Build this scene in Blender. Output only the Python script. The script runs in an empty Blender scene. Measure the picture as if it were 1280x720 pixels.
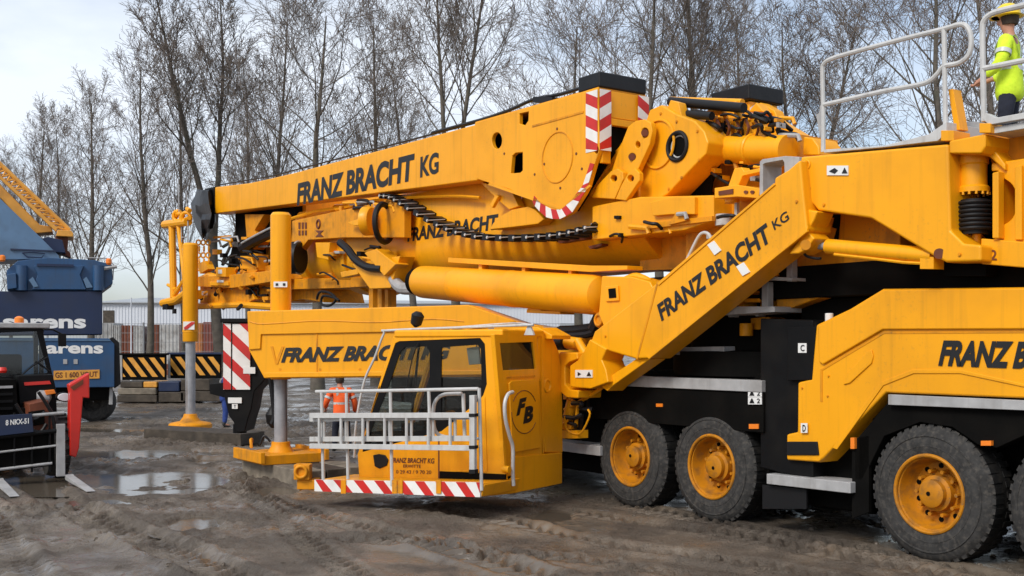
import bpy, bmesh, math, random
import numpy as np
from mathutils import Vector, Matrix

# ------------------------------------------------------------------ camera, sky, sun, exposure
SC = bpy.context.scene
F, HZ, CX, CH = 1380.0, 433.0, 640.0, 2.35      # focal length in photo pixels, horizon row, centre column, camera height
cam = bpy.data.cameras.new("camera")
cam.sensor_width = 36; cam.lens = 36 * F / 1280; cam.shift_y = (HZ - 360) / 1280
cam.clip_start = .1; cam.clip_end = 3000
camo = bpy.data.objects.new("camera", cam); SC.collection.objects.link(camo)
camo.location = (0, 0, CH); camo.rotation_euler = (math.radians(90), 0, 0)
SC.camera = camo

SUN_DIR = Vector((-.48, -.58, .68)).normalized()          # towards the sun
sun_el = math.asin(SUN_DIR.z); sun_az = math.atan2(SUN_DIR.x, SUN_DIR.y)
W = bpy.data.worlds.new("World"); SC.world = W; W.use_nodes = True
def make_world():
    n = W.node_tree.nodes; l = W.node_tree.links; n.clear()
    out = n.new("ShaderNodeOutputWorld"); bg = n.new("ShaderNodeBackground")
    sky = n.new("ShaderNodeTexSky"); sky.sky_type = 'NISHITA'; sky.sun_disc = False
    sky.sun_elevation = sun_el; sky.sun_rotation = sun_az; sky.dust_density = 2
    sc = n.new("ShaderNodeVectorMath"); sc.operation = 'SCALE'; sc.inputs[3].default_value = 1.3
    tc = n.new("ShaderNodeTexCoord"); mp = n.new("ShaderNodeMapping"); mp.inputs['Scale'].default_value = (1, 1, 2.6)
    mp.inputs['Location'].default_value = (.35, 0, .12)
    n1 = n.new("ShaderNodeTexNoise"); n1.inputs['Scale'].default_value = 2.3; n1.inputs['Detail'].default_value = 7; n1.inputs['Roughness'].default_value = .5
    n2 = n.new("ShaderNodeTexNoise"); n2.inputs['Scale'].default_value = 1.3; n2.inputs['Detail'].default_value = 5
    r1 = n.new("ShaderNodeValToRGB"); r1.color_ramp.elements[0].position = .36; r1.color_ramp.elements[1].position = .58
    r1.color_ramp.elements[0].color = (.25, .25, .25, 1); r1.color_ramp.elements[1].color = (.95, .95, .95, 1)
    r2 = n.new("ShaderNodeValToRGB"); r2.color_ramp.elements[0].position = .40; r2.color_ramp.elements[1].position = .60
    r2.color_ramp.elements[0].color = (5.2, 5.8, 6.7, 1); r2.color_ramp.elements[1].color = (7.9, 8.5, 9.4, 1)   # cloud tops and bases, before the strength
    mx = n.new("ShaderNodeMix"); mx.data_type = 'RGBA'
    l.new(tc.outputs['Generated'], mp.inputs[0]); l.new(mp.outputs[0], n1.inputs['Vector']); l.new(mp.outputs[0], n2.inputs['Vector'])
    l.new(n1.outputs[0], r1.inputs[0]); l.new(n2.outputs[0], r2.inputs[0])
    l.new(sky.outputs[0], sc.inputs[0])
    l.new(r1.outputs[0], mx.inputs[0]); l.new(sc.outputs[0], mx.inputs[6]); l.new(r2.outputs[0], mx.inputs[7])
    l.new(mx.outputs[2], bg.inputs[0]); bg.inputs[1].default_value = .085
    l.new(bg.outputs[0], out.inputs[0])
make_world()
sl = bpy.data.lights.new("sun", 'SUN'); sl.energy = 1.7; sl.angle = math.radians(18); sl.color = (1, .95, .88)
so = bpy.data.objects.new("sun", sl); SC.collection.objects.link(so)
so.rotation_euler = SUN_DIR.to_track_quat('Z', 'Y').to_euler()
SC.view_settings.view_transform = 'Standard'; SC.view_settings.look = 'None'
SC.view_settings.exposure = .55; SC.view_settings.gamma = 1

# ------------------------------------------------------------------ helpers
random.seed(7)
ORG = {}
class Fr:
    """vertical reference plane set: s along d, t along n (both level), z up"""
    def __init__(s, ox, oy, dx, dy):
        L = math.hypot(dx, dy); s.o = (ox, oy); s.d = (dx / L, dy / L); s.n = (dy / L, -dx / L)
    def w(f, s, t, z):
        return Vector((f.o[0] + f.d[0] * s + f.n[0] * t, f.o[1] + f.d[1] * s + f.n[1] * t, z))
    def un(f, u, v, t):
        a = (u - CX) / F
        s = (a * (f.o[1] + f.n[1] * t) - f.o[0] - f.n[0] * t) / (f.d[0] - a * f.d[1])
        y = f.o[1] + f.d[1] * s + f.n[1] * t
        return s, t, CH + (HZ - v) / F * y
    def p(f, u, v, t): return f.w(*f.un(u, v, t))
def P(u, v, Y): return Vector(((u - CX) / F * Y, Y, CH + (HZ - v) / F * Y))
def G(u, v):
    Y = F * CH / (v - HZ); return Vector(((u - CX) / F * Y, Y, 0))
V = Fr(4.51, 11.96, -.567, .824)           # the crane carrier, s to its far end, t across
C = Fr(-.458, 14.7, -.839, .545)           # the swung-out driver's cab
def D(Y): return Fr(0, Y, -1, 0)           # square to the view at depth Y

class MB:
    def __init__(s): s.bm = bmesh.new(); s.mi = 0; s.n = 0
    def _mark(s):
        s.bm.faces.ensure_lookup_table()
        for i in range(s.n, len(s.bm.faces)): s.bm.faces[i].material_index = s.mi
        s.n = len(s.bm.faces)
    def m(s, i): s.mi = i; return s
    def solid(s, rings, caps=True):
        """loft closed rings (lists of Vector), capped"""
        bm = s.bm; vr = [[bm.verts.new(p) for p in r] for r in rings]; k = len(vr[0])
        for a, b in zip(vr, vr[1:]):
            for i in range(k): bm.faces.new((a[i], a[(i + 1) % k], b[(i + 1) % k], b[i]))
        if caps: bm.faces.new(vr[0][::-1]); bm.faces.new(vr[-1])
        s._mark(); return s
    def prism(s, f, pts, t0, t1, uv=True, holes=()):
        cv = (lambda L: [f.un(u, v, t0)[::2] for u, v in L]) if uv else (lambda L: L)
        outer = cv(pts)
        if not holes:
            return s.solid([[f.w(a, t0, z) for a, z in outer], [f.w(a, t1, z) for a, z in outer]])
        bm = s.bm; loops = [outer] + [cv(h) for h in holes]; ed = []; rows = []
        for L in loops:
            vs = [bm.verts.new(f.w(a, t0, z)) for a, z in L]; rows.append(vs)
            ed += [bm.edges.new((vs[i], vs[(i + 1) % len(vs)])) for i in range(len(vs))]
        r = bmesh.ops.triangle_fill(bm, use_beauty=True, use_dissolve=False, edges=ed)
        front = [g for g in r['geom'] if isinstance(g, bmesh.types.BMFace)]
        mp = {}
        off = f.w(0, t1, 0) - f.w(0, t0, 0)
        for vs in rows:
            for v in vs: mp[v] = bm.verts.new(v.co + off)
        for fc in front:
            bm.faces.new([mp[v] for v in reversed(fc.verts)])
        for vs in rows:
            for i in range(len(vs)):
                a, b = vs[i], vs[(i + 1) % len(vs)]; bm.faces.new((a, b, mp[b], mp[a]))
        s._mark(); return s
    def box(s, f, s0, s1, t0, t1, z0, z1):
        return s.prism(f, [(s0, z0), (s1, z0), (s1, z1), (s0, z1)], t0, t1, uv=False)
    def rect(s, f, u0, v0, u1, v1, t0, t1):
        return s.prism(f, [(u0, v0), (u1, v0), (u1, v1), (u0, v1)], t0, t1)
    def tube(s, pts, r, n=8, r1=None):
        pts = [Vector(p) for p in pts]; rings = []; k = len(pts); side = None
        for i, p in enumerate(pts):
            d = (pts[min(i + 1, k - 1)] - pts[max(i - 1, 0)]).normalized()
            if side is None:
                side = d.cross(Vector((0, 0, 1)) if abs(d.z) < .9 else Vector((1, 0, 0))).normalized()
            else:
                side = (side - d * side.dot(d)).normalized()
            up = d.cross(side); rr = r if r1 is None else r + (r1 - r) * i / (k - 1)
            rings.append([p + side * rr * math.cos(2 * math.pi * j / n) + up * rr * math.sin(2 * math.pi * j / n) for j in range(n)])
        return s.solid(rings)
    def lathe(s, prof, o, ax, n=24, caps=True):
        """prof [(r, h)] about axis ax from o; open ends are capped"""
        ax = Vector(ax).normalized(); a = ax.cross(Vector((0, 0, 1)) if abs(ax.z) < .9 else Vector((1, 0, 0))).normalized(); b = ax.cross(a); o = Vector(o)
        return s.solid([[o + ax * h + (a * math.cos(2 * math.pi * j / n) + b * math.sin(2 * math.pi * j / n)) * max(r, .001) for j in range(n)] for r, h in prof], caps)
    def cyl(s, p0, p1, r0, r1=None, n=20):
        p0 = Vector(p0); p1 = Vector(p1); return s.lathe([(r0, 0), (r1 if r1 else r0, (p1 - p0).length)], p0, p1 - p0, n)
    def torus(s, o, ax, R, r, n=28, k=8):
        ax = Vector(ax).normalized(); a = ax.cross(Vector((0, 0, 1)) if abs(ax.z) < .9 else Vector((1, 0, 0))).normalized(); b = ax.cross(a); o = Vector(o)
        bm = s.bm; vs = []
        for i in range(n):
            e = a * math.cos(2 * math.pi * i / n) + b * math.sin(2 * math.pi * i / n)
            vs.append([bm.verts.new(o + e * (R + r * math.cos(2 * math.pi * j / k)) + ax * r * math.sin(2 * math.pi * j / k)) for j in range(k)])
        for i in range(n):
            for j in range(k):
                bm.faces.new((vs[i][j], vs[(i + 1) % n][j], vs[(i + 1) % n][(j + 1) % k], vs[i][(j + 1) % k]))
        s._mark(); return s
    def build(s, name, mat, par=None, bevel=0, ang=35, recalc=True):
        bm = s.bm
        if recalc: bmesh.ops.recalc_face_normals(bm, faces=bm.faces)
        me = bpy.data.meshes.new(name); 
        o = bpy.data.objects.new(name, me)
        SC.collection.objects.link(o)
        if par is None:
            vs = [v.co for v in bm.verts]
            org = Vector((sum(v.x for v in vs) / len(vs), sum(v.y for v in vs) / len(vs), min(v.z for v in vs)))
            o.location = org
        else:
            org = ORG[par.name]; o.parent = par
        ORG[o.name] = org
        bmesh.ops.translate(bm, verts=bm.verts, vec=-org)
        bm.to_mesh(me); bm.free()
        for x in (mat if isinstance(mat, (list, tuple)) else [mat]): me.materials.append(x)
        me.polygons.foreach_set("use_smooth", [True] * len(me.polygons))
        me.set_sharp_from_angle(angle=math.radians(ang))
        if bevel:
            b = o.modifiers.new("edge", 'BEVEL'); b.width = bevel; b.segments = 2; b.limit_method = 'ANGLE'; b.angle_limit = math.radians(40); b.harden_normals = True
        return o
def tag(o, label=None, cat=None, group=None, kind=None):
    for k, v in (('label', label), ('category', cat), ('group', group), ('kind', kind)):
        if v: o[k] = v
    return o
def thing(name, loc, label, cat, group=None):
    o = bpy.data.objects.new(name, None); SC.collection.objects.link(o); o.location = loc; o.empty_display_size = .3
    ORG[o.name] = Vector(loc); return tag(o, label, cat, group)
def circ(u, v, ru, rv=None, n=20):
    rv = rv or ru; return [(u + ru * math.cos(2 * math.pi * i / n), v + rv * math.sin(2 * math.pi * i / n)) for i in range(n)]
def smooth(pts, k=6):
    """Catmull-Rom through points"""
    pts = [Vector(p) for p in pts]; q = [pts[0]] + pts + [pts[-1]]; out = []
    for i in range(1, len(q) - 2):
        for j in range(k):
            t = j / k; a, b, c, d = q[i - 1], q[i], q[i + 1], q[i + 2]
            out.append(.5 * ((2 * b) + (c - a) * t + (2 * a - 5 * b + 4 * c - d) * t * t + (3 * b - a - 3 * c + d) * t ** 3))
    return out + [pts[-1]]
_tx = {}
def text(f, t, body, bl, br, tl, mat, par, bold=.02, shear=0, name='lettering', lift=.006, width=None):
    key = (body, bold, shear)
    if key not in _tx:
        cu = bpy.data.curves.new('lettering', 'FONT'); cu.body = body; cu.offset = bold; cu.shear = shear; cu.resolution_u = 4
        to = bpy.data.objects.new('tmp', cu); SC.collection.objects.link(to)
        dg = bpy.context.evaluated_depsgraph_get(); dg.update()
        me = bpy.data.meshes.new_from_object(to.evaluated_get(dg)); bpy.data.objects.remove(to)
        co = [tuple(v.co) for v in me.vertices]; fs = [tuple(p.vertices) for p in me.polygons]
        x0 = min(c[0] for c in co); x1 = max(c[0] for c in co); y0 = min(c[1] for c in co); y1 = max(c[1] for c in co)
        _tx[key] = ([((c[0] - x0) / (x1 - x0), (c[1] - y0) / (y1 - y0)) for c in co], fs)
        bpy.data.meshes.remove(me)
    co, fs = _tx[key]
    A, B, T = (f.p(*q, t - lift) for q in (bl, br, tl))
    mb = MB(); vs = [mb.bm.verts.new(A + (B - A) * x + (T - A) * y) for x, y in co]
    for q in fs:
        try: mb.bm.faces.new([vs[i] for i in q])
        except ValueError: pass
    return mb.build(name, mat, par, recalc=False)

# ------------------------------------------------------------------ materials
def mat(name, col, rough=.5, streak=0, streakc=(.10, .055, .02), speck=0, metal=0, var=0, vscale=3, dirt=None, damt=.5, dscale=2.2, bump=0, bscale=30, spec=.5, coat=0, emit=None):
    m = bpy.data.materials.new(name); m.use_nodes = True; n = m.node_tree.nodes; l = m.node_tree.links; b = n['Principled BSDF']
    b.inputs['Roughness'].default_value = rough; b.inputs['Metallic'].default_value = metal; b.inputs['Specular IOR Level'].default_value = spec
    b.inputs['Coat Weight'].default_value = coat; b.inputs['Coat Roughness'].default_value = .15
    tc = n.new("ShaderNodeTexCoord")
    cur = None
    def noise(sc, det=5):
        x = n.new("ShaderNodeTexNoise"); x.inputs['Scale'].default_value = sc; x.inputs['Detail'].default_value = det; l.new(tc.outputs['Object'], x.inputs['Vector']); return x
    def ramp(src, a, c):
        r = n.new("ShaderNodeMapRange"); r.inputs[1].default_value = a; r.inputs[2].default_value = c; l.new(src, r.inputs[0]); return r.outputs[0]
    c4 = (*col, 1)
    mx = n.new("ShaderNodeMix"); mx.data_type = 'RGBA'
    mx.inputs[6].default_value = tuple(min(1, x * (1 - var)) for x in col) + (1,); mx.inputs[7].default_value = tuple(min(1, x * (1 + var)) for x in col) + (1,)
    l.new(ramp(noise(vscale).outputs[0], .3, .7), mx.inputs[0]); cur = mx.outputs[2]
    if dirt:
        d = n.new("ShaderNodeMix"); d.data_type = 'RGBA'; d.inputs[7].default_value = (*dirt, 1)
        mu = n.new("ShaderNodeMath"); mu.operation = 'MULTIPLY'; mu.inputs[1].default_value = damt
        l.new(ramp(noise(dscale, 9).outputs[0], .48, .75), mu.inputs[0]); l.new(mu.outputs[0], d.inputs[0]); l.new(cur, d.inputs[6]); cur = d.outputs[2]
        ra = n.new("ShaderNodeMapRange"); ra.inputs[3].default_value = rough; ra.inputs[4].default_value = min(1, rough + .4); l.new(mu.outputs[0], ra.inputs[0]); l.new(ra.outputs[0], b.inputs['Roughness'])
    def over(fac, c, amt):
        nonlocal cur
        mu = n.new("ShaderNodeMath"); mu.operation = 'MULTIPLY'; mu.inputs[1].default_value = amt; l.new(fac, mu.inputs[0])
        d = n.new("ShaderNodeMix"); d.data_type = 'RGBA'; d.inputs[7].default_value = (*c, 1); l.new(mu.outputs[0], d.inputs[0]); l.new(cur, d.inputs[6]); cur = d.outputs[2]
    if streak:      # rain-washed grime running down the plates
        mp = n.new("ShaderNodeMapping"); mp.inputs['Scale'].default_value = (7, 7, .35); l.new(tc.outputs['Object'], mp.inputs[0])
        x = noise(1.6, 6); l.new(mp.outputs[0], x.inputs['Vector']); over(ramp(x.outputs[0], .54, .80), streakc, streak)
    if speck:       # dried mud spatter and chips
        x = noise(26, 4); y = noise(1.1, 3)
        mm = n.new("ShaderNodeMath"); mm.operation = 'MULTIPLY'; l.new(ramp(x.outputs[0], .60, .66), mm.inputs[0]); l.new(ramp(y.outputs[0], .42, .62), mm.inputs[1]); over(mm.outputs[0], (.13, .095, .06), speck)
    l.new(cur, b.inputs['Base Color'])
    if bump:
        bp = n.new("ShaderNodeBump"); bp.inputs['Strength'].default_value = bump; bp.inputs['Distance'].default_value = .02
        l.new(noise(bscale, 6).outputs[0], bp.inputs['Height']); l.new(bp.outputs[0], b.inputs['Normal'])
    if emit: b.inputs['Emission Color'].default_value = (*emit[:3], 1); b.inputs['Emission Strength'].default_value = emit[3]
    return m
M = {}
MUD = (.11, .085, .06)
M['yellow'] = mat('yellow paint', (.87, .37, .003), .42, var=.05, vscale=.8, dirt=(.42, .17, .01), damt=.28, dscale=1.3, spec=.35, coat=.06, streak=.20, speck=.12)
M['yellow_dirty'] = mat('muddy yellow paint', (.74, .285, .004), .5, var=.08, vscale=1.5, dirt=(.2, .10, .03), damt=.7, dscale=3, spec=.3, streak=.40, speck=.4)
M['black'] = mat('black paint', (.005, .005, .0055), .5, var=.3, dirt=(.02, .017, .013), damt=.3, spec=.15)
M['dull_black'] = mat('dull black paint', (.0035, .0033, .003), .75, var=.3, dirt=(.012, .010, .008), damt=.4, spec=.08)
M['rubber'] = mat('tyre rubber', (.038, .037, .036), .8, var=.3, vscale=9, dirt=(.10, .09, .078), damt=.75, dscale=22, spec=.2, bump=.3, bscale=25)
M['tread'] = mat('shadowed tread rubber', (.010, .010, .010), .7, var=.3, vscale=9, dirt=(.035, .03, .025), damt=.5, dscale=12, spec=.2)  # clean rubber, colour darkened to stand for the deep shadow on the tread
M['rim'] = mat('dirty shaded yellow wheel paint', (.50, .19, .006), .5, var=.1, vscale=4, dirt=(.12, .065, .025), damt=.8, dscale=6, spec=.3, speck=.6)  # real dirt, plus a base darkened for the shading inside the rims
M['hose'] = mat('hose rubber', (.008, .008, .009), .5, spec=.3)
M['steel'] = mat('grey galvanised steel', (.36, .36, .36), .5, .3, var=.15, vscale=6, dirt=(.16, .14, .12), damt=.4)
M['alu'] = mat('pale aluminium tube', (.52, .52, .51), .45, .35, var=.08, vscale=8, dirt=(.3, .28, .25), damt=.3)
M['chrome'] = mat('chromed rod', (.30, .31, .33), .2, .9, var=.15, vscale=6)
M['white'] = mat('white paint', (.78, .77, .74), .5, var=.05, dirt=(.45, .42, .38), damt=.4, dscale=4)
M['red'] = mat('red paint', (.55, .018, .014), .45, var=.1, dirt=(.2, .03, .02), damt=.4, dscale=4)
M['ink'] = mat('black lettering', (.008, .008, .009), .5)
M['navy'] = mat('navy blue paint', (.008, .020, .062), .5, var=.15, vscale=1, dirt=(.03, .035, .05), damt=.4)
M['blue'] = mat('blue paint', (.018, .070, .17), .42, var=.12, vscale=1, dirt=(.05, .06, .075), damt=.35, streak=.4, streakc=(.02, .025, .03))
M['pale_blue'] = mat('pale blue paint', (.095, .18, .30), .4, var=.15, vscale=1, coat=.1, dirt=(.06, .09, .13), damt=.5)
M['ochre'] = mat('pale orange yellow paint', (.72, .33, .045), .45, var=.1, dirt=(.3, .12, .03), damt=.5)
M['rust'] = mat('dark rusty red paint', (.14, .035, .012), .6, var=.25)
M['tred'] = mat('bright red paint', (.62, .022, .012), .38, var=.08, coat=.2)
M['amber'] = mat('amber lens', (.85, .22, .02), .25, var=.05)
M['lens'] = mat('clear lamp lens', (.75, .76, .78), .12, var=.05)
M['tarp'] = mat('black tarpaulin', (.008, .008, .009), .45, var=.3, bump=.4, bscale=5, spec=.3)
M['timber'] = mat('grey wet timber', (.20, .17, .13), .75, var=.3, vscale=5, dirt=(.07, .055, .04), damt=.7, dscale=3, bump=.5, bscale=18)
M['timber_dark'] = mat('dark soaked timber', (.040, .030, .020), .65, var=.3, vscale=5, dirt=(.15, .12, .09), damt=.5, dscale=3, bump=.5, bscale=18)
M['beige'] = mat('pale labels', (.76, .76, .74), .5)
M['orange'] = mat('orange hi-vis cloth', (.95, .13, .02), .8, var=.12, vscale=7, bump=1.0, bscale=9)
M['lime'] = mat('lime hi-vis cloth', (.62, .85, .03), .8, var=.12, vscale=8, bump=1.0, bscale=9)
M['reflect'] = mat('silver reflective tape', (.55, .57, .56), .35, .3)
M['dark_cloth'] = mat('dark blue work trousers', (.012, .015, .028), .9, var=.2, vscale=9, bump=1.0, bscale=9)
M['blue_cloth'] = mat('blue overalls', (.02, .05, .22), .9, var=.2, vscale=9, bump=1.0, bscale=9)
M['skin'] = mat('skin', (.46, .22, .14), .55, var=.08, vscale=12)
M['hair'] = mat('dark brown hair', (.03, .018, .01), .7)
M['helmet'] = mat('yellow helmet', (.85, .60, .02), .35, var=.04)
M['boot'] = mat('black boots', (.014, .013, .012), .5)
M['bark'] = mat('grey brown bark', (.10, .085, .068), .9, var=.3, vscale=4, dirt=(.06, .068, .038), damt=.5, dscale=1.5, bump=.6, bscale=10)
M['twig'] = mat('twig bark', (.16, .128, .105), .9, var=.25, vscale=2)
M['wallw'] = mat('white metal cladding', (.60, .63, .68), .6, var=.05, vscale=.3)
M['roofg'] = mat('grey roof sheet', (.33, .35, .37), .6, var=.08, vscale=.2)
M['mesh'] = mat('galvanised fence wire', (.24, .25, .26), .6, .3)
M['box_white'] = mat('weathered white container', (.42, .42, .41), .7, var=.15, dirt=(.2, .17, .14), damt=.7)
M['box_red'] = mat('weathered red container', (.20, .05, .035), .7, var=.2, dirt=(.12, .06, .04), damt=.6)
M['box_orange'] = mat('weathered orange container', (.45, .17, .05), .7, var=.2, dirt=(.2, .1, .05), damt=.6)
def glass(name, tint, clear):
    m = bpy.data.materials.new(name); m.use_nodes = True; n = m.node_tree.nodes; l = m.node_tree.links; n.clear()
    o = n.new("ShaderNodeOutputMaterial"); tr = n.new("ShaderNodeBsdfTransparent"); tr.inputs[0].default_value = (*tint, 1)
    gl = n.new("ShaderNodeBsdfGlossy"); gl.inputs['Roughness'].default_value = .04
    fr = n.new("ShaderNodeFresnel"); ge = n.new('ShaderNodeNewGeometry'); ri = n.new('ShaderNodeMapRange'); ri.inputs[3].default_value = 1.5; ri.inputs[4].default_value = 1 / 1.5; l.new(ge.outputs['Backfacing'], ri.inputs[0]); l.new(ri.outputs[0], fr.inputs[0]); mx = n.new("ShaderNodeMixShader"); mx2 = n.new("ShaderNodeMixShader")
    df = n.new("ShaderNodeBsdfDiffuse"); df.inputs[0].default_value = (.02, .022, .024, 1)
    nz = n.new("ShaderNodeTexNoise"); nz.inputs['Scale'].default_value = 3; mr = n.new("ShaderNodeMapRange"); mr.inputs[3].default_value = clear; mr.inputs[4].default_value = max(0, clear - .15)
    l.new(nz.outputs[0], mr.inputs[0]); l.new(mr.outputs[0], mx2.inputs[0]); l.new(df.outputs[0], mx2.inputs[1]); l.new(tr.outputs[0], mx2.inputs[2])
    l.new(fr.outputs[0], mx.inputs[0]); l.new(mx2.outputs[0], mx.inputs[1]); l.new(gl.outputs[0], mx.inputs[2]); l.new(mx.outputs[0], o.inputs[0])
    return m
M['glass'] = glass('tinted cab glass', (.80, .83, .80), .98)
M['glass_dark'] = glass('dark cab glass', (.3, .32, .33), .6)

# ------------------------------------------------------------------ ground, water
def vnoise(x, y, seed=0):
    xi = np.floor(x).astype(np.int64); yi = np.floor(y).astype(np.int64); xf = x - xi; yf = y - yi
    def h(a, b):
        v = (a * 374761393 + b * 668265263 + seed * 982451653) & 0xffffffff
        v = ((v ^ (v >> 13)) * 1274126177) & 0xffffffff
        return ((v ^ (v >> 16)) & 0xffff) / 65535.0
    u = xf * xf * (3 - 2 * xf); w = yf * yf * (3 - 2 * yf)
    return (h(xi, yi) * (1 - u) + h(xi + 1, yi) * u) * (1 - w) + (h(xi, yi + 1) * (1 - u) + h(xi + 1, yi + 1) * u) * w
def fbm(x, y, o=4, seed=0):
    s = 0; a = .5
    for i in range(o): s = s + a * (vnoise(x * 2 ** i, y * 2 ** i, seed + i) - .5); a *= .5
    return s
PUD = [(-7.4, 19.6, 2.6, 1.5), (-8.9, 24.0, 2.9, 1.3), (-5.3, 19.6, .7, .8), (-6.1, 16.6, .5, .4), (-4.2, 14.6, .35, .7), (-5.6, 22.5, .8, .6), (-6.8, 28.5, 2.4, .7), (-4.9, 26.3, 1.6, .6), (.45, 15.2, .3, .55), (-3.9, 18.0, .35, .8), (-12, 31, 3, .8), (-3.2, 32.0, 2.5, .7)]
WATER = -.022
def height(X, Y):
    rough = np.clip(fbm(X * .45, Y * .45, 2, 77) * 5 + .9, .12, 2.0)
    h = .10 * fbm(X * .35, Y * .35, 3, 1) + .065 * fbm(X * 1.3, Y * 1.3, 3, 5) + .13 * np.abs(fbm(X * 4.2, Y * 3.4, 3, 9)) * rough + .10 * fbm(X * 8, Y * 7, 3, 15) * rough + .05 * np.abs(fbm(X * 17, Y * 13, 2, 19)) * rough
    def track(x0, y0, x1, y1, wid, depth, pitch, seed):
        dx, dy = x1 - x0, y1 - y0; L = math.hypot(dx, dy); dx /= L; dy /= L
        a = (X - x0) * dx + (Y - y0) * dy; b = (X - x0) * dy - (Y - y0) * dx + .25 * fbm(a * .25, a * 0 + seed, 2, seed) * 2
        inn = np.clip((wid / 2 - np.abs(b)) / .07, 0, 1) * np.clip(a / 1.0, 0, 1) * np.clip((L - a) / 1.0, 0, 1)
        rim = np.exp(-((np.abs(b) - wid / 2 - .07) / .07) ** 2) * np.clip(a, 0, 1) * np.clip(L - a, 0, 1)
        lug = np.clip(.5 + 1.3 * np.sin((a + np.abs(b) * .8) * 2 * math.pi / (pitch * 1.35)), 0, 1)
        wob = np.clip(.6 + 2.2 * fbm(a * .9, b * 1.5, 2, seed + 3), .1, 1.2)
        return inn * (-depth * 1.2 +   .085 * lug * wob) + rim * depth * 1.1 * wob
    fl = np.exp(-((X - 2.0) / 5.0) ** 2 - ((Y - 15) / 6.0) ** 2) * .45
    h = h * (1 - fl)
    h = h + track(-11.0, 22.4, -1.9, 10.0, .62, .07, .17, 3) + track(-9.2, 18.2, -4.2, 10.2, .55, .06, .17, 4) + track(-6.3, 20.4, .9, 10.0, .5, .05, .16, 8)
    h = h + track(-1.5, 16.2, 4.2, 9.6, .5, .05, .16, 12) + track(-.2, 16.6, 5.6, 9.8, .45, .045, .16, 13) + track(-7, 24, -1, 10, .4, .03, .16, 15) + track(1.2, 16.4, 6.6, 8.6, .55, .04, .15, 19) + track(-3.2, 13.8, 3.6, 10.2, .4, .035, .16, 22) + track(-12, 27, 2, 24, .5, .05, .17, 25) + track(-11, 30, 1, 27, .5, .05, .17, 26)
    for i, (px, py, ra, rb) in enumerate(PUD):
        d = np.sqrt(((X - px) / ra) ** 2 + ((Y - py) / rb) ** 2) + .95 * fbm(X * 1.4, Y * 1.4, 4, 31 + i) * 2
        k = np.clip((1.25 - d) / .6, 0, 1); k = k * k * (3 - 2 * k)
        h = h * (1 - k) + (-.085 + .25 * h) * k
    far = np.clip((Y - 40) / 25, 0, 1)
    return h * (1 - far) + .02
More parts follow.
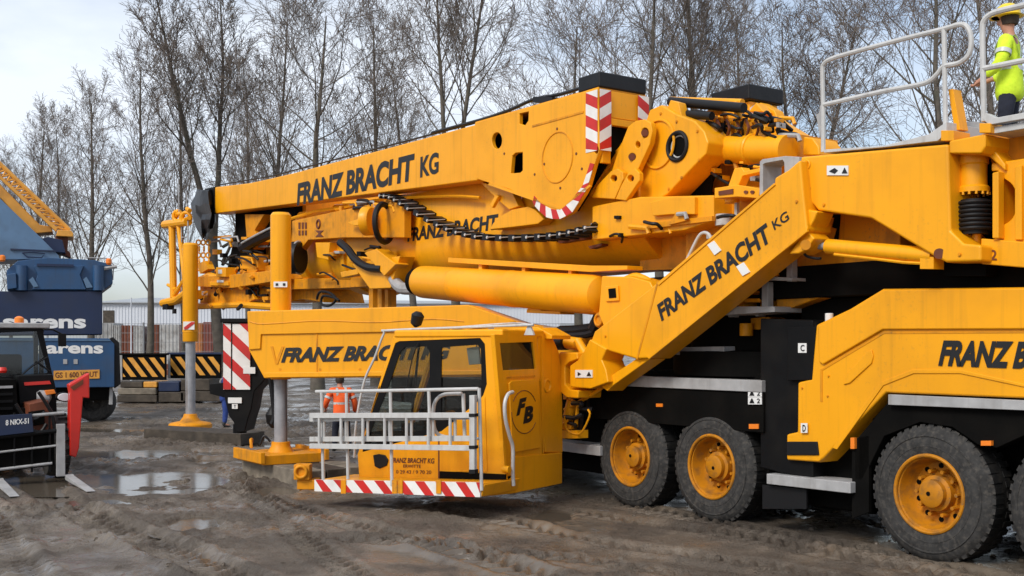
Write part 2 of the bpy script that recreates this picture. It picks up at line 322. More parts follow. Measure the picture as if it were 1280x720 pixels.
def make_ground():
    xs = np.concatenate([[-1500, -500, -200, -100, -60, -40, -28, -22, -18], np.arange(-15, -11, .1), np.arange(-11, 7.01, .038), np.arange(7.1, 9.01, .1), [11, 14, 20, 30, 45, 70, 120, 250, 600, 1500]])
    ys = np.concatenate([[-60, -20, -5, 2, 6, 8.5], np.arange(10.3, 20, .034), np.arange(20, 34, .085), np.arange(34, 60, .5), [63, 70, 80, 100, 150, 250, 500, 1000, 2500]])
    X, Y = np.meshgrid(xs, ys); Z = height(X, Y)
    nx, ny = len(xs), len(ys)
    co = np.stack([X, Y, Z], -1).reshape(-1, 3)
    i = np.arange(nx * ny).reshape(ny, nx); q = np.stack([i[:-1, :-1], i[:-1, 1:], i[1:, 1:], i[1:, :-1]], -1).reshape(-1, 4)
    me = bpy.data.meshes.new('ground'); me.vertices.add(len(co)); me.vertices.foreach_set('co', co.ravel())
    me.loops.add(q.size); me.loops.foreach_set('vertex_index', q.ravel()); me.polygons.add(len(q))
    me.polygons.foreach_set('loop_start', np.arange(0, q.size, 4)); me.polygons.foreach_set('loop_total', np.full(len(q), 4))
    me.polygons.foreach_set('use_smooth', np.ones(len(q), bool)); me.update()
    o = bpy.data.objects.new('ground', me); SC.collection.objects.link(o); o['kind'] = 'structure'
    m = bpy.data.materials.new('mud'); m.use_nodes = True; n = m.node_tree.nodes; l = m.node_tree.links; b = n['Principled BSDF']
    tc = n.new("ShaderNodeTexCoord")
    def nz(sc, det, out='Object'):
        x = n.new("ShaderNodeTexNoise"); x.inputs['Scale'].default_value = sc; x.inputs['Detail'].default_value = det; x.inputs['Roughness'].default_value = .62; l.new(tc.outputs[out], x.inputs['Vector']); return x.outputs[0]
    def rmp(src, a, c, p, q):
        r = n.new("ShaderNodeMapRange"); r.inputs[1].default_value = a; r.inputs[2].default_value = c; r.inputs[3].default_value = p; r.inputs[4].default_value = q; l.new(src, r.inputs[0]); return r.outputs[0]
    def mixc(fac, c0, c1):
        x = n.new("ShaderNodeMix"); x.data_type = 'RGBA'; l.new(fac, x.inputs[0])
        for k, c in ((6, c0), (7, c1)):
            if isinstance(c, tuple): x.inputs[k].default_value = (*c, 1)
            else: l.new(c, x.inputs[k])
        return x.outputs[2]
    c = mixc(rmp(nz(.45, 8), .35, .65, 0, 1), (.062, .047, .034), (.185, .148, .110))
    c = mixc(rmp(nz(5, 8), .4, .75, 0, .6), c, (.175, .148, .118))
    c = mixc(rmp(nz(.22, 4), .60, .74, 0, .45), c, (.17, .095, .055))
    l.new(c, b.inputs['Base Color'])
    wet = rmp(nz(.55, 7), .46, .58, 0, 1)
    def lin(src, p, q): return rmp(src, 0, 1, p, q)
    l.new(lin(wet, .62, .13), b.inputs['Roughness'])
    b.inputs['Specular IOR Level'].default_value = .5
    bp = n.new("ShaderNodeBump"); l.new(lin(wet, .95, .12), bp.inputs['Strength']); bp.inputs['Distance'].default_value = .14; l.new(nz(11, 9), bp.inputs['Height'])
    bp2 = n.new("ShaderNodeBump"); l.new(lin(wet, .85, .08), bp2.inputs['Strength']); bp2.inputs['Distance'].default_value = .05; l.new(nz(38, 6), bp2.inputs['Height']); l.new(bp.outputs[0], bp2.inputs['Normal'])
    l.new(bp2.outputs[0], b.inputs['Normal'])
    me.materials.append(m)
    w = bpy.data.materials.new('muddy water'); w.use_nodes = True; b = w.node_tree.nodes['Principled BSDF']
    nn = w.node_tree.nodes.new("ShaderNodeTexNoise"); nn.inputs['Scale'].default_value = 1.5; r = w.node_tree.nodes.new("ShaderNodeMapRange"); r.inputs[3].default_value = .05; r.inputs[4].default_value = .22
    w.node_tree.links.new(nn.outputs[0], r.inputs[0]); w.node_tree.links.new(r.outputs[0], b.inputs['Roughness'])
    b.inputs['Base Color'].default_value = (.10, .082, .062, 1); b.inputs['IOR'].default_value = 1.4; b.inputs['Specular IOR Level'].default_value = .42; bw = w.node_tree.nodes.new('ShaderNodeBump'); bw.inputs['Strength'].default_value = .15; bw.inputs['Distance'].default_value = .02; nb_ = w.node_tree.nodes.new('ShaderNodeTexNoise'); nb_.inputs['Scale'].default_value = 5; w.node_tree.links.new(nb_.outputs[0], bw.inputs['Height']); w.node_tree.links.new(bw.outputs[0], b.inputs['Normal'])
    for pi_, (px, py, ra, rb) in enumerate(PUD):
        mb = MB(); vs = [mb.bm.verts.new((px + 1.5 * ra * math.cos(a), py + 1.5 * rb * math.sin(a), WATER + .0015 * pi_)) for a in np.linspace(0, 2 * math.pi, 40, endpoint=False)]
        mb.bm.faces.new(vs); p = mb.build('puddle', w); p['kind'] = 'structure'
make_ground()
def make_clods():
    rn = np.random.default_rng(4); N = 2600; mb_v = []; mb_f = []
    X = rn.uniform(-10, 6.5, N); Y = 10.2 + rn.random(N) ** 1.7 * 20; keep = fbm(X * .6, Y * .6, 2, 51) > -.02; X = X[keep]; Y = Y[keep]; Z = height(X, Y)
    for x, y, z in zip(X, Y, Z):
        if z < WATER + .01: continue
        r = .010 + .035 * rn.random() ** 3; b = len(mb_v)
        q = rn.uniform(.6, 1.3, 7); a0 = rn.uniform(0, 6.28)
        for j in range(5): a = a0 + j * 1.257; mb_v.append((x + r * q[j] * math.cos(a), y + r * q[j] * math.sin(a), z - .004))
        for j in range(5): a = a0 + .4 + j * 1.257; mb_v.append((x + r * .6 * q[j] * math.cos(a), y + r * .6 * q[j] * math.sin(a), z + r * .7 * q[5]))
        for j in range(5): k = (j + 1) % 5; mb_f.append((b + j, b + k, b + 5 + k, b + 5 + j))
        mb_f.append(tuple(b + 5 + j for j in range(5)))
    me = bpy.data.meshes.new('mud_clods'); me.from_pydata(mb_v, [], mb_f); me.materials.append(bpy.data.materials['mud'])
    o = bpy.data.objects.new('mud_clods', me); SC.collection.objects.link(o); o['kind'] = 'stuff'; o['label'] = 'small wet mud clods and stones scattered over the yard'; o['category'] = 'mud clods'
make_clods()

# ================================================================== the yellow mobile crane
crane = thing('mobile_crane', (*V.w(0, 1.45, 0).to_2d(), 0), 'huge yellow heavy-duty mobile crane with boom lowered and cab swung out to the side', 'crane')
Y_, K_, DK = M['yellow'], M['black'], M['dull_black']

# ---- carrier
mb = MB()
mb.box(V, -5.5, 12.2, .62, 2.3, .55, 1.55)                       # frame below
mb.box(V, 1.25, 12.2, .10, 2.9, 1.3, 1.84)                     # deck edge and skirt
mb.box(V, 1.3, 8, .35, 2.6, 1.84, 2.0)
carrier = mb.build('carrier_frame', DK, crane, .015)
sL = V.un(952, 475, -.03)[0]
mb = MB(); mb.box(V, sL, 12.2, .0, .10, 1.26, 1.76); mb.build('side_skirt', DK, crane, .01)
mb = MB(); mb.box(V, sL, 12.2, -.03, .2, 1.77, 1.92); mb.build('deck_edge_strip', M['steel'], crane, .01)
mb = MB(); mb.prism(V, [(950, 398), (1016, 400), (1016, 600), (950, 585)], .04, 2.0); mb.build('side_box', K_, crane, .02)
mb = MB(); mb.prism(V, [(984, 409), (1020, 408), (1015, 475), (984, 476)], -.03, .06); tp = mb.build('step_panel', K_, crane, .01)
for u in (996, 1012):
    pass
mb = MB(); mb.rect(V, 997.5, 429, 1008, 441, -.04, -.032); lb = mb.build('label_plate', M['beige'], crane)
text(V, -.04, 'C', (1000.5, 439), (1005.5, 439), (1000.5, 431), M['ink'], lb)
mb = MB(); mb.rect(V, 1001, 529, 1009, 541, -.062, -.052); lb = mb.build('label_plate', M['beige'], crane)
text(V, -.062, 'D', (1003, 539.5), (1007, 539.5), (1003, 531), M['ink'], lb)
for v in (487, 496.5):
    mb = MB(); mb.rect(V, 935, v, 952, v + 9, -.02, -.01); lb = mb.build('label_plate', M['beige'], crane)
    text(V, -.02, 'Δ', (936.5, v + 7.5), (943, v + 7.5), (936.5, v + 1.5), M['ink'], lb); text(V, -.02, '2', (946, v + 7.5), (950, v + 7.5), (946, v + 1.5), M['ink'], lb)
mb = MB(); mb.prism(V, [(958, 592), (1063, 603), (1063, 617), (958, 605)], -.06, .3); mb.build('step_bar', M['steel'], crane, .01)
mb = MB(); mb.box(V, 5.55, 9.5, -.06, .3, .71, .86); mb.build('step_bar', M['steel'], crane, .01)
mb = MB(); mb.prism(V, [(953, 606), (1008, 612), (1008, 636), (953, 636)], .02, .05); mb.build('mud_flap', M['hose'], crane)
mb = MB(); mb.prism(V, [(1065, 548), (1086, 545), (1086, 640), (1065, 648)], .03, .08); mb.build('mud_flap', DK, crane)
for u, v, w, h in ((936, 530, 12, 6), (1226, 551, 13, 6), (1063, 547, 5, 14), (820, 504.5, 8, 4)):
    mb = MB(); mb.rect(V, u, v, u + w, v + h, -.012, .03); mb.build('side_reflector', M['amber'], crane)
# black fender below the yellow engine cover
mb = MB(); mb.prism(V, [(1280, 505), (1112, 500), (1068, 552), (1068, 600), (1078, 600), (1105, 545), (1150, 528), (1190, 534), (1222, 556), (1246, 560), (1290, 540), (1320, 530), (1320, 505)], .03, .2)
mb.box(V, -5.5, 1.1, .2, 2.7, 1.5, 1.75); mb.build('fender', DK, crane, .01)
body = [(1380, 362), (1280, 359), (1103, 361), (1062, 386), (1020, 406), (1014, 474), (997, 478), (996.5, 540), (983, 543), (983, 575), (1024, 578), (1030, 572), (1107, 491), (1280, 498), (1380, 504)]
mb = MB(); mb.prism(V, body, -.03, 2.95)
ec = mb.build('engine_cover', Y_, crane, .025)
mb = MB(); mb.prism(V, [(1380, 363.5), (1280, 360), (1104, 362), (1063, 387.5), (1022, 408), (1023, 452), (1028, 456), (1103, 412), (1280, 411.5), (1380, 415)], -.065, -.028); mb.build('upper_panel', Y_, ec, .018)
mb = MB(); mb.prism(V, [(1054, 481), (1056, 470), (1083, 440), (1089, 437), (1091, 445), (1089, 454), (1062, 479)], -.05, -.028); mb.build('filler_flap', Y_, ec, .012)
mb = MB(); mb.prism(V, [(1025, 462), (1027, 461), (1104, 415), (1280, 414), (1280, 416), (1105, 417), (1028, 463), (1028, 502), (1025, 502)], -.036, -.028); mb.build('panel_seam', M['yellow_dirty'], ec)
mb = MB(); mb.prism(V, [(1040, 560), (1100, 478), (1140, 462), (1200, 462), (1280, 480), (1280, 484), (1200, 467), (1142, 467), (1104, 482), (1046, 562)], -.042, -.028); mb.build('wheel_arch_crease', Y_, ec, .008)
mb = MB(); mb.prism(V, [(983, 552), (1021, 552), (1023, 569), (983, 569)], -.05, .0); mb.build('bumper_inset', M['hose'], ec, .01)
mb = MB(); mb.prism(V, [(1110, 493), (1280, 500.5), (1380, 505), (1380, 518), (1280, 513), (1110, 506)], -.05, .02); mb.build('cover_trim_strip', M['steel'], ec, .006)
text(V, -.034, 'FRANZ BRACHT KG', (1172.5, 457.5), (1445, 467.5), (1175.5, 425), M['ink'], ec, .05, .2)
mb = MB(); mb.box(V, .9, 1.6, .15, .6, 2.55, 2.62); mb.cyl(V.w(1.5, .2, 2.5), V.w(1.5, .2, 2.75), .05); mb.build('work_lamp', M['beige'], crane, .01)

# ---- wheels: tyre (> rim, hub)
def make_wheel():
    c = V.w(0, 0, .75); ax = Vector((*V.n, 0)); wl = MB()
    wl.lathe([(.40, .06), (.425, .005), (.44, .0), (.50, -.012), (.58, -.015), (.66, .0), (.715, .03), (.745, .075), (.75, .12), (.75, .33), (.745, .375), (.70, .43), (.56, .46), (.42, .45), (.40, .40)], c, ax, 64, False)
    d = Vector((*V.d, 0))
    for side in (0, 1):
        for i in range(44):
            a = 2 * math.pi * (i + .5 * side) / 44
            e = d * math.cos(a) + Vector((0, 0, 1)) * math.sin(a); g = d * -math.sin(a) + Vector((0, 0, 1)) * math.cos(a)
            h0, h1 = (.035, .20) if side == 0 else (.25, .415)
            def q(r, h, k): return c + e * r + ax * h + g * k
            w = .036
            wl.solid([[q(.70, h0, -w), q(.70, h0, w), q(.70, h1, w), q(.70, h1, -w)], [q(.757, h0 + .02, -w * .85), q(.757, h0 + .02, w * .85), q(.757, h1, w * .85), q(.757, h1, -w * .85)]])
    for r in (.52, .63): wl.torus(c - ax * .008, ax, r, .010, 56, 6)
    for fc in wl.bm.faces:       # clean running surface painted darker for the shadow on it, the wall dusty
        m_ = fc.calc_center_median() - c; h_ = m_.dot(ax); r_ = (m_ - ax * h_).length
        fc.material_index = 1 if (h_ > .07 and r_ > .5) else 0
    tyre = wl.build('wheel', [M['rubber'], M['tread']], crane, ang=30)
    r = MB(); r.torus(c + ax * .002, ax, .418, .022, 48, 8)
    r.lathe([(.42, .02), (.385, .03), (.372, .10), (.355, .20), (.33, .235), (.24, .24), (.225, .22), (.01, .22)], c, ax, 48, False)
    rim = r.build('rim', M['rim'], tyre, ang=30)
    h = MB(); h.lathe([(.20, .235), (.195, .12), (.155, .105), (.15, .045), (.12, .03), (.01, .028)], c, ax, 32)
    for i in range(10):
        a = 2 * math.pi * i / 10; e = d * math.cos(a) + Vector((0, 0, 1)) * math.sin(a)
        h.cyl(c + e * .245 + ax * .235, c + e * .245 + ax * .13, .028, .022, 8)
        h.m(1).lathe([(.03, 0), (.03, -.006)], c + (d * math.cos(a + .31) + Vector((0, 0, 1)) * math.sin(a + .31)) * .295 + ax * .236, ax, 10).m(0)
    h.m(1).lathe([(.025, 0), (.025, -.004)], c + ax * .026 + d * .02, ax, 8)
    hub = h.build('hub', [M['rim'], DK], rim if False else tyre, ang=30)
    return tyre, rim, hub
tyre, rim, hub = make_wheel()
SP = (-3.30, -1.65, 3.29, 4.94, 9.9)
for s in SP:
    off = Vector((*V.d, 0)) * s
    t2 = tyre.copy(); SC.collection.objects.link(t2); t2.parent = crane
    a = random.uniform(0, 6.28); cc = V.w(0, 0, .75) - ORG[crane.name]; ax = Vector((*V.n, 0))
    mt = Matrix.Translation(off) @ Matrix.Translation(cc) @ Matrix.Rotation(a, 4, ax) @ Matrix.Translation(-cc); t2.matrix_local = mt
    for x in (rim, hub):
        y = x.copy(); SC.collection.objects.link(y); y.parent = t2
for s in (-3.3, -1.65, 0, 3.29, 4.94, 9.9):           # the far side's wheels, glimpsed under the frame
    t2 = tyre.copy(); SC.collection.objects.link(t2); t2.parent = crane; off = Vector((*V.d, 0)) * s + Vector((*V.n, 0)) * 2.9
    t2.matrix_local = Matrix.Translation(off + cc) @ Matrix.Rotation(math.pi, 4, 'Z') @ Matrix.Translation(-cc)
    for x in (rim, hub):
        y = x.copy(); SC.collection.objects.link(y); y.parent = t2
    mb = MB(); mb.cyl(V.w(s, .3, .75), V.w(s, 2.6, .75), .16, n=14); mb.box(V, s - .3, s + .3, 1.1, 1.8, .5, 1.0); mb.build('axle', DK, crane, .02)
MB().box(V, -5.5, 12, 1.3, 1.6, .32, .6).build('occluder_bar', DK, crane, .02)  # added dark bar that stops light showing through below the frame
for a_, b_ in ((.95, 2.3), (5.9, 9.0)): MB().box(V, a_, b_, .3, 2.7, .38, 1.3).build('occluder_box', DK, crane, .03)  # added black boxes that block the light between the wheels

# ---- turntable and upper structure
mb = MB(); c = V.w(3.6, 1.45, 0)
mb.lathe([(1.35, 1.95), (1.35, 2.28), (1.1, 2.3), (1.1, 3.0)], c, (0, 0, 1), 40); mb.build('turntable_ring', DK, crane)
mb = MB(); mb.box(V, 1.0, 6.0, 1.2, 2.6, 1.95, 3.3); mb.box(V, -5.5, 5.2, .25, 2.6, 2.95, 3.35); mb.box(V, -5.5, 2.2, .5, 2.4, 2.45, 2.95); mb.build('turntable_base', DK, crane, .02)
mb = MB(); mb.prism(V, [(970, 262), (1125, 262), (1125, 322), (1080, 352), (970, 392)], .30, 2.6)
uf = mb.build('slewing_frame', M['yellow_dirty'], crane, .02)
mb = MB(); mb.prism(V, [(970, 338.5), (1122, 326), (1122, 328), (970, 340.5)], .29, .31); mb.build('frame_seam', M['rust'], uf)
mb = MB(); mb.prism(V, [(1022, 267), (1050, 268), (1047, 304), (1018, 303)], .285, .32); lp = mb.build('dark_service_panel', DK, uf)
mb = MB(); mb.prism(V, [(1036, 272), (1042, 272), (1039, 284), (1045, 286), (1041, 299), (1034, 298)], .27, .286); mb.build('hose_clamp', M['yellow_dirty'], lp)
mb = MB(); mb.prism(V, [(868, 398), (905, 400), (960, 396), (972, 405), (948, 412), (868, 412)], .5, 1.8); mb.cyl(V.p(933, 404, .4), V.p(933, 420, .4), .09); mb.cyl(V.p(893, 396, .55), V.p(893, 410, .55), .17); mb.build('slewing_drive', M['yellow_dirty'], crane, .01)
mb = MB()
for i in range(9): mb.rect(V, 846 + i * 4.2, 414, 848.6 + i * 4.2, 425, .6, .7)
mb.rect(V, 842, 424, 890, 430, .6, .9); mb.build('cooling_grille', M['hose'], crane)
mb = MB(); mb.prism(V, [(832, 434), (860, 434), (905, 433), (905, 441), (860, 444), (832, 443)], .2, 1.0); mb.build('deck_step', M['steel'], crane, .01)
# near-side box that carries the cab arm
arm_root = [(1000, 196), (1022, 194), (1185, 180), (1188, 288), (1204, 304), (1226, 306), (1226, 327), (1182, 328), (1169, 322), (1088, 273), (1022, 263), (1005, 243)]
mb = MB(); mb.prism(V, arm_root, -.32, .25); ar = mb.build('arm_shoulder_box', Y_, crane, .03)
mb = MB(); mb.rect(V, 1033.5, 207, 1060, 219, -.335, -.318); lb = mb.build('label_plate', M['beige'], ar)
mb = MB(); mb.prism(V, [(1036, 214), (1043, 210), (1047, 213), (1043, 217)], -.342, -.334); mb.prism(V, [(1052, 216.5), (1055.5, 209.5), (1059, 216.5)], -.342, -.334); mb.build('label_symbol', M['ink'], lb)
mb = MB(); mb.cyl(V.p(1174, 317, -.34), V.p(1174, 317, -.3), .055); mb.build('pin', M['rust'], ar)
mb = MB(); mb.torus(V.p(1008, 206, -.325), (*V.n, 0), .05, .012); mb.build('weld_boss', Y_, ar)
# machinery bay right of the shoulder
mb = MB(); mb.prism(V, [(1180, 184), (1400, 150), (1400, 340), (1180, 334)], .32, 2.5); mb.build('machinery_bay', DK, crane)
mb = MB(); mb.prism(V, [(1186, 176), (1232, 167), (1232, 182), (1226, 192), (1186, 192)], -.30, .4); mb.prism(V, [(1186, 186), (1236, 178), (1256, 205), (1256, 214), (1236, 196)], -.1, .32); mb.build('hinge_bracket', Y_, crane, .02)
mb = MB(); p0 = V.p(1217, 193, .0); p1 = V.p(1218, 246, .0)
mb.lathe([(.12, 0), (.15, .02), (.15, .1), (.135, .12), (.135, .33), (.16, .35), (.16, .40)], p0, (0, 0, -1), 24)
for i in range(14):
    a = i * 2 * math.pi / 14; mb.cyl(p0 + Vector((.14 * math.cos(a), .14 * math.sin(a), -.02)), p0 + Vector((.14 * math.cos(a), .14 * math.sin(a), .03)), .014, n=6); mb.cyl(p0 + Vector((.15 * math.cos(a), .15 * math.sin(a), -.40)), p0 + Vector((.15 * math.cos(a), .15 * math.sin(a), -.43)), .014, n=6)
mb.build('hinge_motor', Y_, crane)
mb = MB(); pz = V.p(1218, 250, .0)
for i in range(7): mb.torus(pz - Vector((0, 0, .035 + i * .045)), (0, 0, 1), .17, .02, 24, 6)
mb.cyl(pz, pz - Vector((0, 0, .36)), .15); mb.build('hose_drum', M['hose'], crane)
mb = MB(); mb.cyl(pz - Vector((-.02, .0, .3)), pz - Vector((-.02, .0, .55)), .05); mb.cyl(pz - Vector((.1, .0, .3)), pz - Vector((.1, 0, .55)), .035); mb.build('hinge_pin', Y_, crane)
side = [(1239, 204), (1400, 180), (1400, 345), (1226, 329), (1236, 300), (1245, 298), (1247, 214), (1239, 214)]
arc = [(1250 + 21 * math.cos(a), 252 + 29 * math.sin(a)) for a in np.linspace(-1.45, 1.45, 14)]
mb = MB(); mb.prism(V, side, -.05, .30, holes=[arc]); sf = mb.build('upper_side_frame', Y_, crane, .015)
mb = MB(); mb.prism(V, [(1225, 168), (1400, 138), (1400, 205), (1239, 206), (1236, 190)], .12, .34); mb.build('upper_side_panel', M['yellow_dirty'], crane, .015)
mb = MB(); mb.prism(V, [(1226, 298), (1400, 312), (1400, 345), (1226, 330)], -.12, -.05); mb.prism(V, [(1268, 208), (1277, 206), (1277, 300), (1268, 300)], -.09, -.05); mb.prism(V, [(1240, 216), (1248, 214), (1248, 298), (1240, 298)], -.16, -.05)
sr = mb.build('side_rail', Y_, sf, .012)
text(V, -.12, '2', (1238, 325), (1246, 325.5), (1238, 312), M['rust'], sr, .02)
mb = MB(); mb.rect(V, 1180, 330, 1232, 345, .0, .5); mb.prism(V, [(1085, 350), (1180, 331), (1300, 333), (1300, 360), (1085, 362)], .4, 2.3); mb.build('underframe', DK, crane)
# ---- top deck with rails
mb = MB(); mb.prism(V, [(1030, 187), (1105, 182), (1160, 168), (1183, 152), (1183, 166), (1172, 176), (1105, 184), (1030, 191)], -.28, .6); mb.prism(V, [(1228, 149), (1236, 156), (1400, 128), (1400, 119), (1245, 147), (1232, 141)], -.3, -.2); mb.prism(V, [(1236, 160), (1400, 132), (1400, 141), (1236, 168)], -.25, 2.4)
mb.build('top_deck', M['alu'], crane, .006)
T = -.2
def U(pts, r, t=T, n=8, sm=True): 
    q = [V.p(u, v, t) for u, v in pts]; return (smooth(q, 5) if sm else q), r
def rail(name, lines, r, t=T, f=V, m='alu', par=None, n=8):
    mb = MB()
    for L in lines:
        q = [f.p(u, v, t) for u, v in L]; q = smooth(q, 5) if len(q) > 2 else q; mb.tube(q, r, n)
    return mb.build(name, M[m], par or crane)
rail('guard_rail', [[(1029, 190), (1029, 140), (1028, 90), (1030, 80), (1038, 74), (1060, 67), (1120, 51), (1180, 36), (1197, 31), (1207, 32), (1213, 42), (1214, 56), (1210, 70), (1198, 79), (1180, 83), (1172, 92), (1162, 101), (1148, 106), (1100, 115), (1030, 131)], [(1180, 36), (1182, 164)]], .027)
rail('guard_rail', [[(1230, 152), (1229, 100), (1228, 40), (1230, 26), (1238, 18), (1252, 13), (1300, 2), (1400, -22)], [(1228, 86), (1400, 52)]], .03)
mb = MB(); mb.prism(V, [(1185, 112), (1191, 111), (1200, 162), (1193, 163)], -.1, .05); mb.rect(V, 1176, 163, 1192, 176, -.29, .0); mb.rect(V, 1224, 154, 1238, 166, -.32, -.1); mb.build('rail_hinge', Y_, crane, .005)
mb = MB(); mb.rect(V, 1192, 152, 1224, 164, .3, .7); mb.build('deck_box', M['steel'], crane, .01)
mb = MB(); mb.tube(smooth([V.p(*q, -.05) for q in ((1022, 148), (1026, 140), (1027, 132))], 4), .02); mb.prism(V, [(1020, 143), (1027, 141), (1027, 155), (1025, 172), (1023, 160)], -.1, -.04); mb.build('rail_latch', M['steel'], crane)

# ---- swinging cab arm
arm = [(1000, 199), (985, 212), (968, 222), (967, 231), (820, 354), (743, 414), (737, 430), (757, 438), (795, 449), (810, 448), (1009, 288), (1004, 243)]
mb = MB(); mb.prism(V, arm, -.46, -.02); am = mb.build('cab_arm', Y_, crane, .03)
text(V, -.46, 'FRANZ BRACHT', (827, 402), (965, 301), (821, 381), M['ink'], am, .04, .0)
text(V, -.46, 'KG', (968, 288), (987, 274), (964, 277), M['ink'], am, .015)
for q in ([(884, 306), (892, 301), (901, 313), (893, 319)], [(920, 333), (929, 328), (937, 340), (928, 345)]):
    mb = MB(); mb.prism(V, q, -.475, -.458); mb.build('warning_label', M['beige'], am)
mb = MB(); mb.prism(V, [(1004, 243), (1010, 262), (1022, 264), (1017, 276), (1009, 289), (1018, 298), (1008, 312), (998, 317), (985, 318), (1006, 290)], -.40, -.1); mb.build('arm_lug', Y_, am, .02)
mb = MB(); mb.cyl(V.p(1007, 306, -.43), V.p(1007, 306, -.08), .06); mb.build('pin', M['yellow_dirty'], am)
mb = MB(); mb.cyl(V.p(1012, 306.5, -.2), V.p(1040, 308, -.2), .045); mb.build('arm_cylinder_rod', M['chrome'], crane)
mb = MB(); mb.cyl(V.p(1035, 308, -.2), V.p(1168, 320, -.2), .088); mb.tube([V.p(u, v, -.25) for u, v in ((1043, 318), (1080, 322), (1130, 328), (1166, 330))], .018, 6); mb.rect(V, 1150, 321, 1167, 336, -.28, -.1); mb.build('arm_cylinder', Y_, crane)
rail('control_hose', [[(1003, 312), (1008, 320), (1020, 323), (1026, 323)]], .016, -.3, m='hose')
rail('lifting_cable', [[(1000, 216), (960, 252), (905, 312), (852, 360)]], .02, -.05, m='yellow')
rail('arm_handrail', [[(842, 355), (858, 326), (872, 298), (879, 291), (886, 293), (890, 301)]], .022, -.15)
# lower link and the elbow
mb = MB(); mb.prism(V, [(800, 444), (790, 452), (757, 474), (752, 484), (759, 489), (766, 482), (812, 449)], -.40, -.1); mb.build('lower_link', Y_, am, .012)
rail('link_rod', [[(706, 512), (740, 493), (766, 474)]], .03, -.25, m='yellow')
mb = MB(); mb.prism(V, [(737, 424), (758, 436), (752, 450), (757, 462), (760, 478), (738, 486), (712, 484), (712, 457), (722, 450), (730, 438)], -.5, -.1); el = mb.build('elbow_bracket', Y_, crane, .02)
mb = MB(); mb.rect(V, 719, 462.5, 740, 472, -.515, -.498); lb = mb.build('label_plate', M['beige'], el)
mb = MB(); mb.prism(V, [(722, 470), (722, 465), (726, 467.5)], -.522, -.514); mb.prism(V, [(733, 470), (736, 464.5), (738.5, 470)], -.522, -.514); mb.build('label_symbol', M['ink'], lb)
mb = MB(); mb.prism(V, [(700, 440), (721, 441), (722, 449), (711, 453), (706, 458), (706, 480), (712, 487), (723, 488), (722, 498), (708, 497), (700, 490), (690, 482), (680, 470), (690, 450)], -.5, -.05); mb.build('elbow_clamp', Y_, crane, .02)
mb = MB(); mb.cyl(V.p(702, 427, -.2), V.p(728, 431, -.1), .1); mb.cyl(V.p(722, 426, -.2), V.p(734, 446, -.2), .07); mb.build('tilt_cylinder', Y_, crane)
mb = MB(); mb.cyl(V.p(697, 428, -.2), V.p(708, 428, -.2), .12); mb.tube(smooth([V.p(*q, .3) for q in ((700, 414), (725, 413), (750, 408), (770, 398))], 4), .09); mb.tube(smooth([V.p(*q, .2) for q in ((742, 412), (750, 395), (760, 380))], 4), .1); mb.tube(smooth([V.p(*q, .25) for q in ((700, 420), (735, 418), (760, 408))], 4), .06); mb.build('hose_bundle', M['hose'], crane)
mb = MB()
mb.cyl(V.p(716, 500, -.2), V.p(707, 535, -.2), .09); mb.tube(smooth([V.p(*q, -.3) for q in ((735, 512), (737, 520), (725, 542), (709, 537), (706, 520))], 4), .016, 6)
mb.tube(smooth([V.p(*q, -.28) for q in ((700, 505), (695, 520), (703, 530), (715, 520))], 4), .02, 6); mb.tube([V.p(*q, -.25) for q in ((712, 498), (722, 506), (720, 532))], .03, 6); mb.rect(V, 700, 538, 722, 548, -.3, -.1); mb.build('levelling_cylinder', Y_, crane)
rail('tie_wire', [[(660, 409), (760, 409)]], .012, .3, m='steel')
mb = MB(); mb.lathe([(.11, 0), (.13, .04), (.13, .1), (.09, .14)], V.p(748, 400, .0), (*V.n, 0), 18); mb.torus(V.p(748, 400, -.01), (*V.n, 0), .08, .02); mb.build('rope_pulley', M['yellow_dirty'], crane)

# ---- driver's cab on the arm
def cr(u0, v0, u1, v1, t0, t1): return MB().rect(C, u0, v0, u1, v1, t0, t1)
sidepl = [(493, 421), (619, 417.5), (632, 600), (449, 597), (447, 568)]
win = [(494, 429), (499, 426.5), (600, 422.5), (606, 430), (608.5, 480), (604, 494), (597, 502), (567, 527), (552, 539), (453, 565), (456, 540)]
cabroot = MB(); cabroot.prism(C, sidepl, .62, .68, holes=[win]); cab = cabroot.build('cab', Y_, crane, .012)
# far side plate, roof, floor, windscreen frame and back in the cab's own measures
def cs(u, v): s, t, z = C.un(u, v, .62); return s, z
zr = cs(560, 419)[1]; zf = cs(540, 598)[1]; st = cs(493, 421)[0]; sb = cs(448, 580)[0]
far_o = [(st, zr), (.0, zr), (.0, zf), (sb, zf), (sb, zf + .25)]
far_w = [(st - .03, zr - .10), (.08, zr - .10), (.08, zf + .55), (sb - .12, zf + .40)]
mb = MB(); mb.prism(C, far_o, 1.64, 1.70, uv=False, holes=[far_w]); mb.build('far_side_panel', Y_, cab)
mb = MB(); mb.box(C, .0, st, .60, 1.72, zr - .03, zr + .08); mb.build('roof', Y_, cab, .03)
mb = MB(); mb.box(C, .0, sb, .68, 1.64, zf, zf + .1); mb.build('cab_floor', DK, cab)
mb = MB(); mb.prism(C, win, .645, .655); wg = mb.build('side_window', M['glass'], cab)
def inset(pts, k):
    cx = sum(p[0] for p in pts) / len(pts); cy = sum(p[1] for p in pts) / len(pts); return [(cx + (u - cx) * k, cy + (v - cy) * k) for u, v in pts]
ring = [(497, 430), (546, 428), (546, 500), (540, 542), (455, 562), (458, 545)]
mb = MB()
mb.prism(C, win, .628, .642, holes=[[(488, 476), (500, 440), (506, 434), (533, 433), (537, 440), (537, 535), (462, 555), (461, 545)], [(552, 434), (597, 431), (601, 436), (602, 480), (592, 497), (556, 525), (551, 520)]])
mb.build('window_frame', K_, wg)
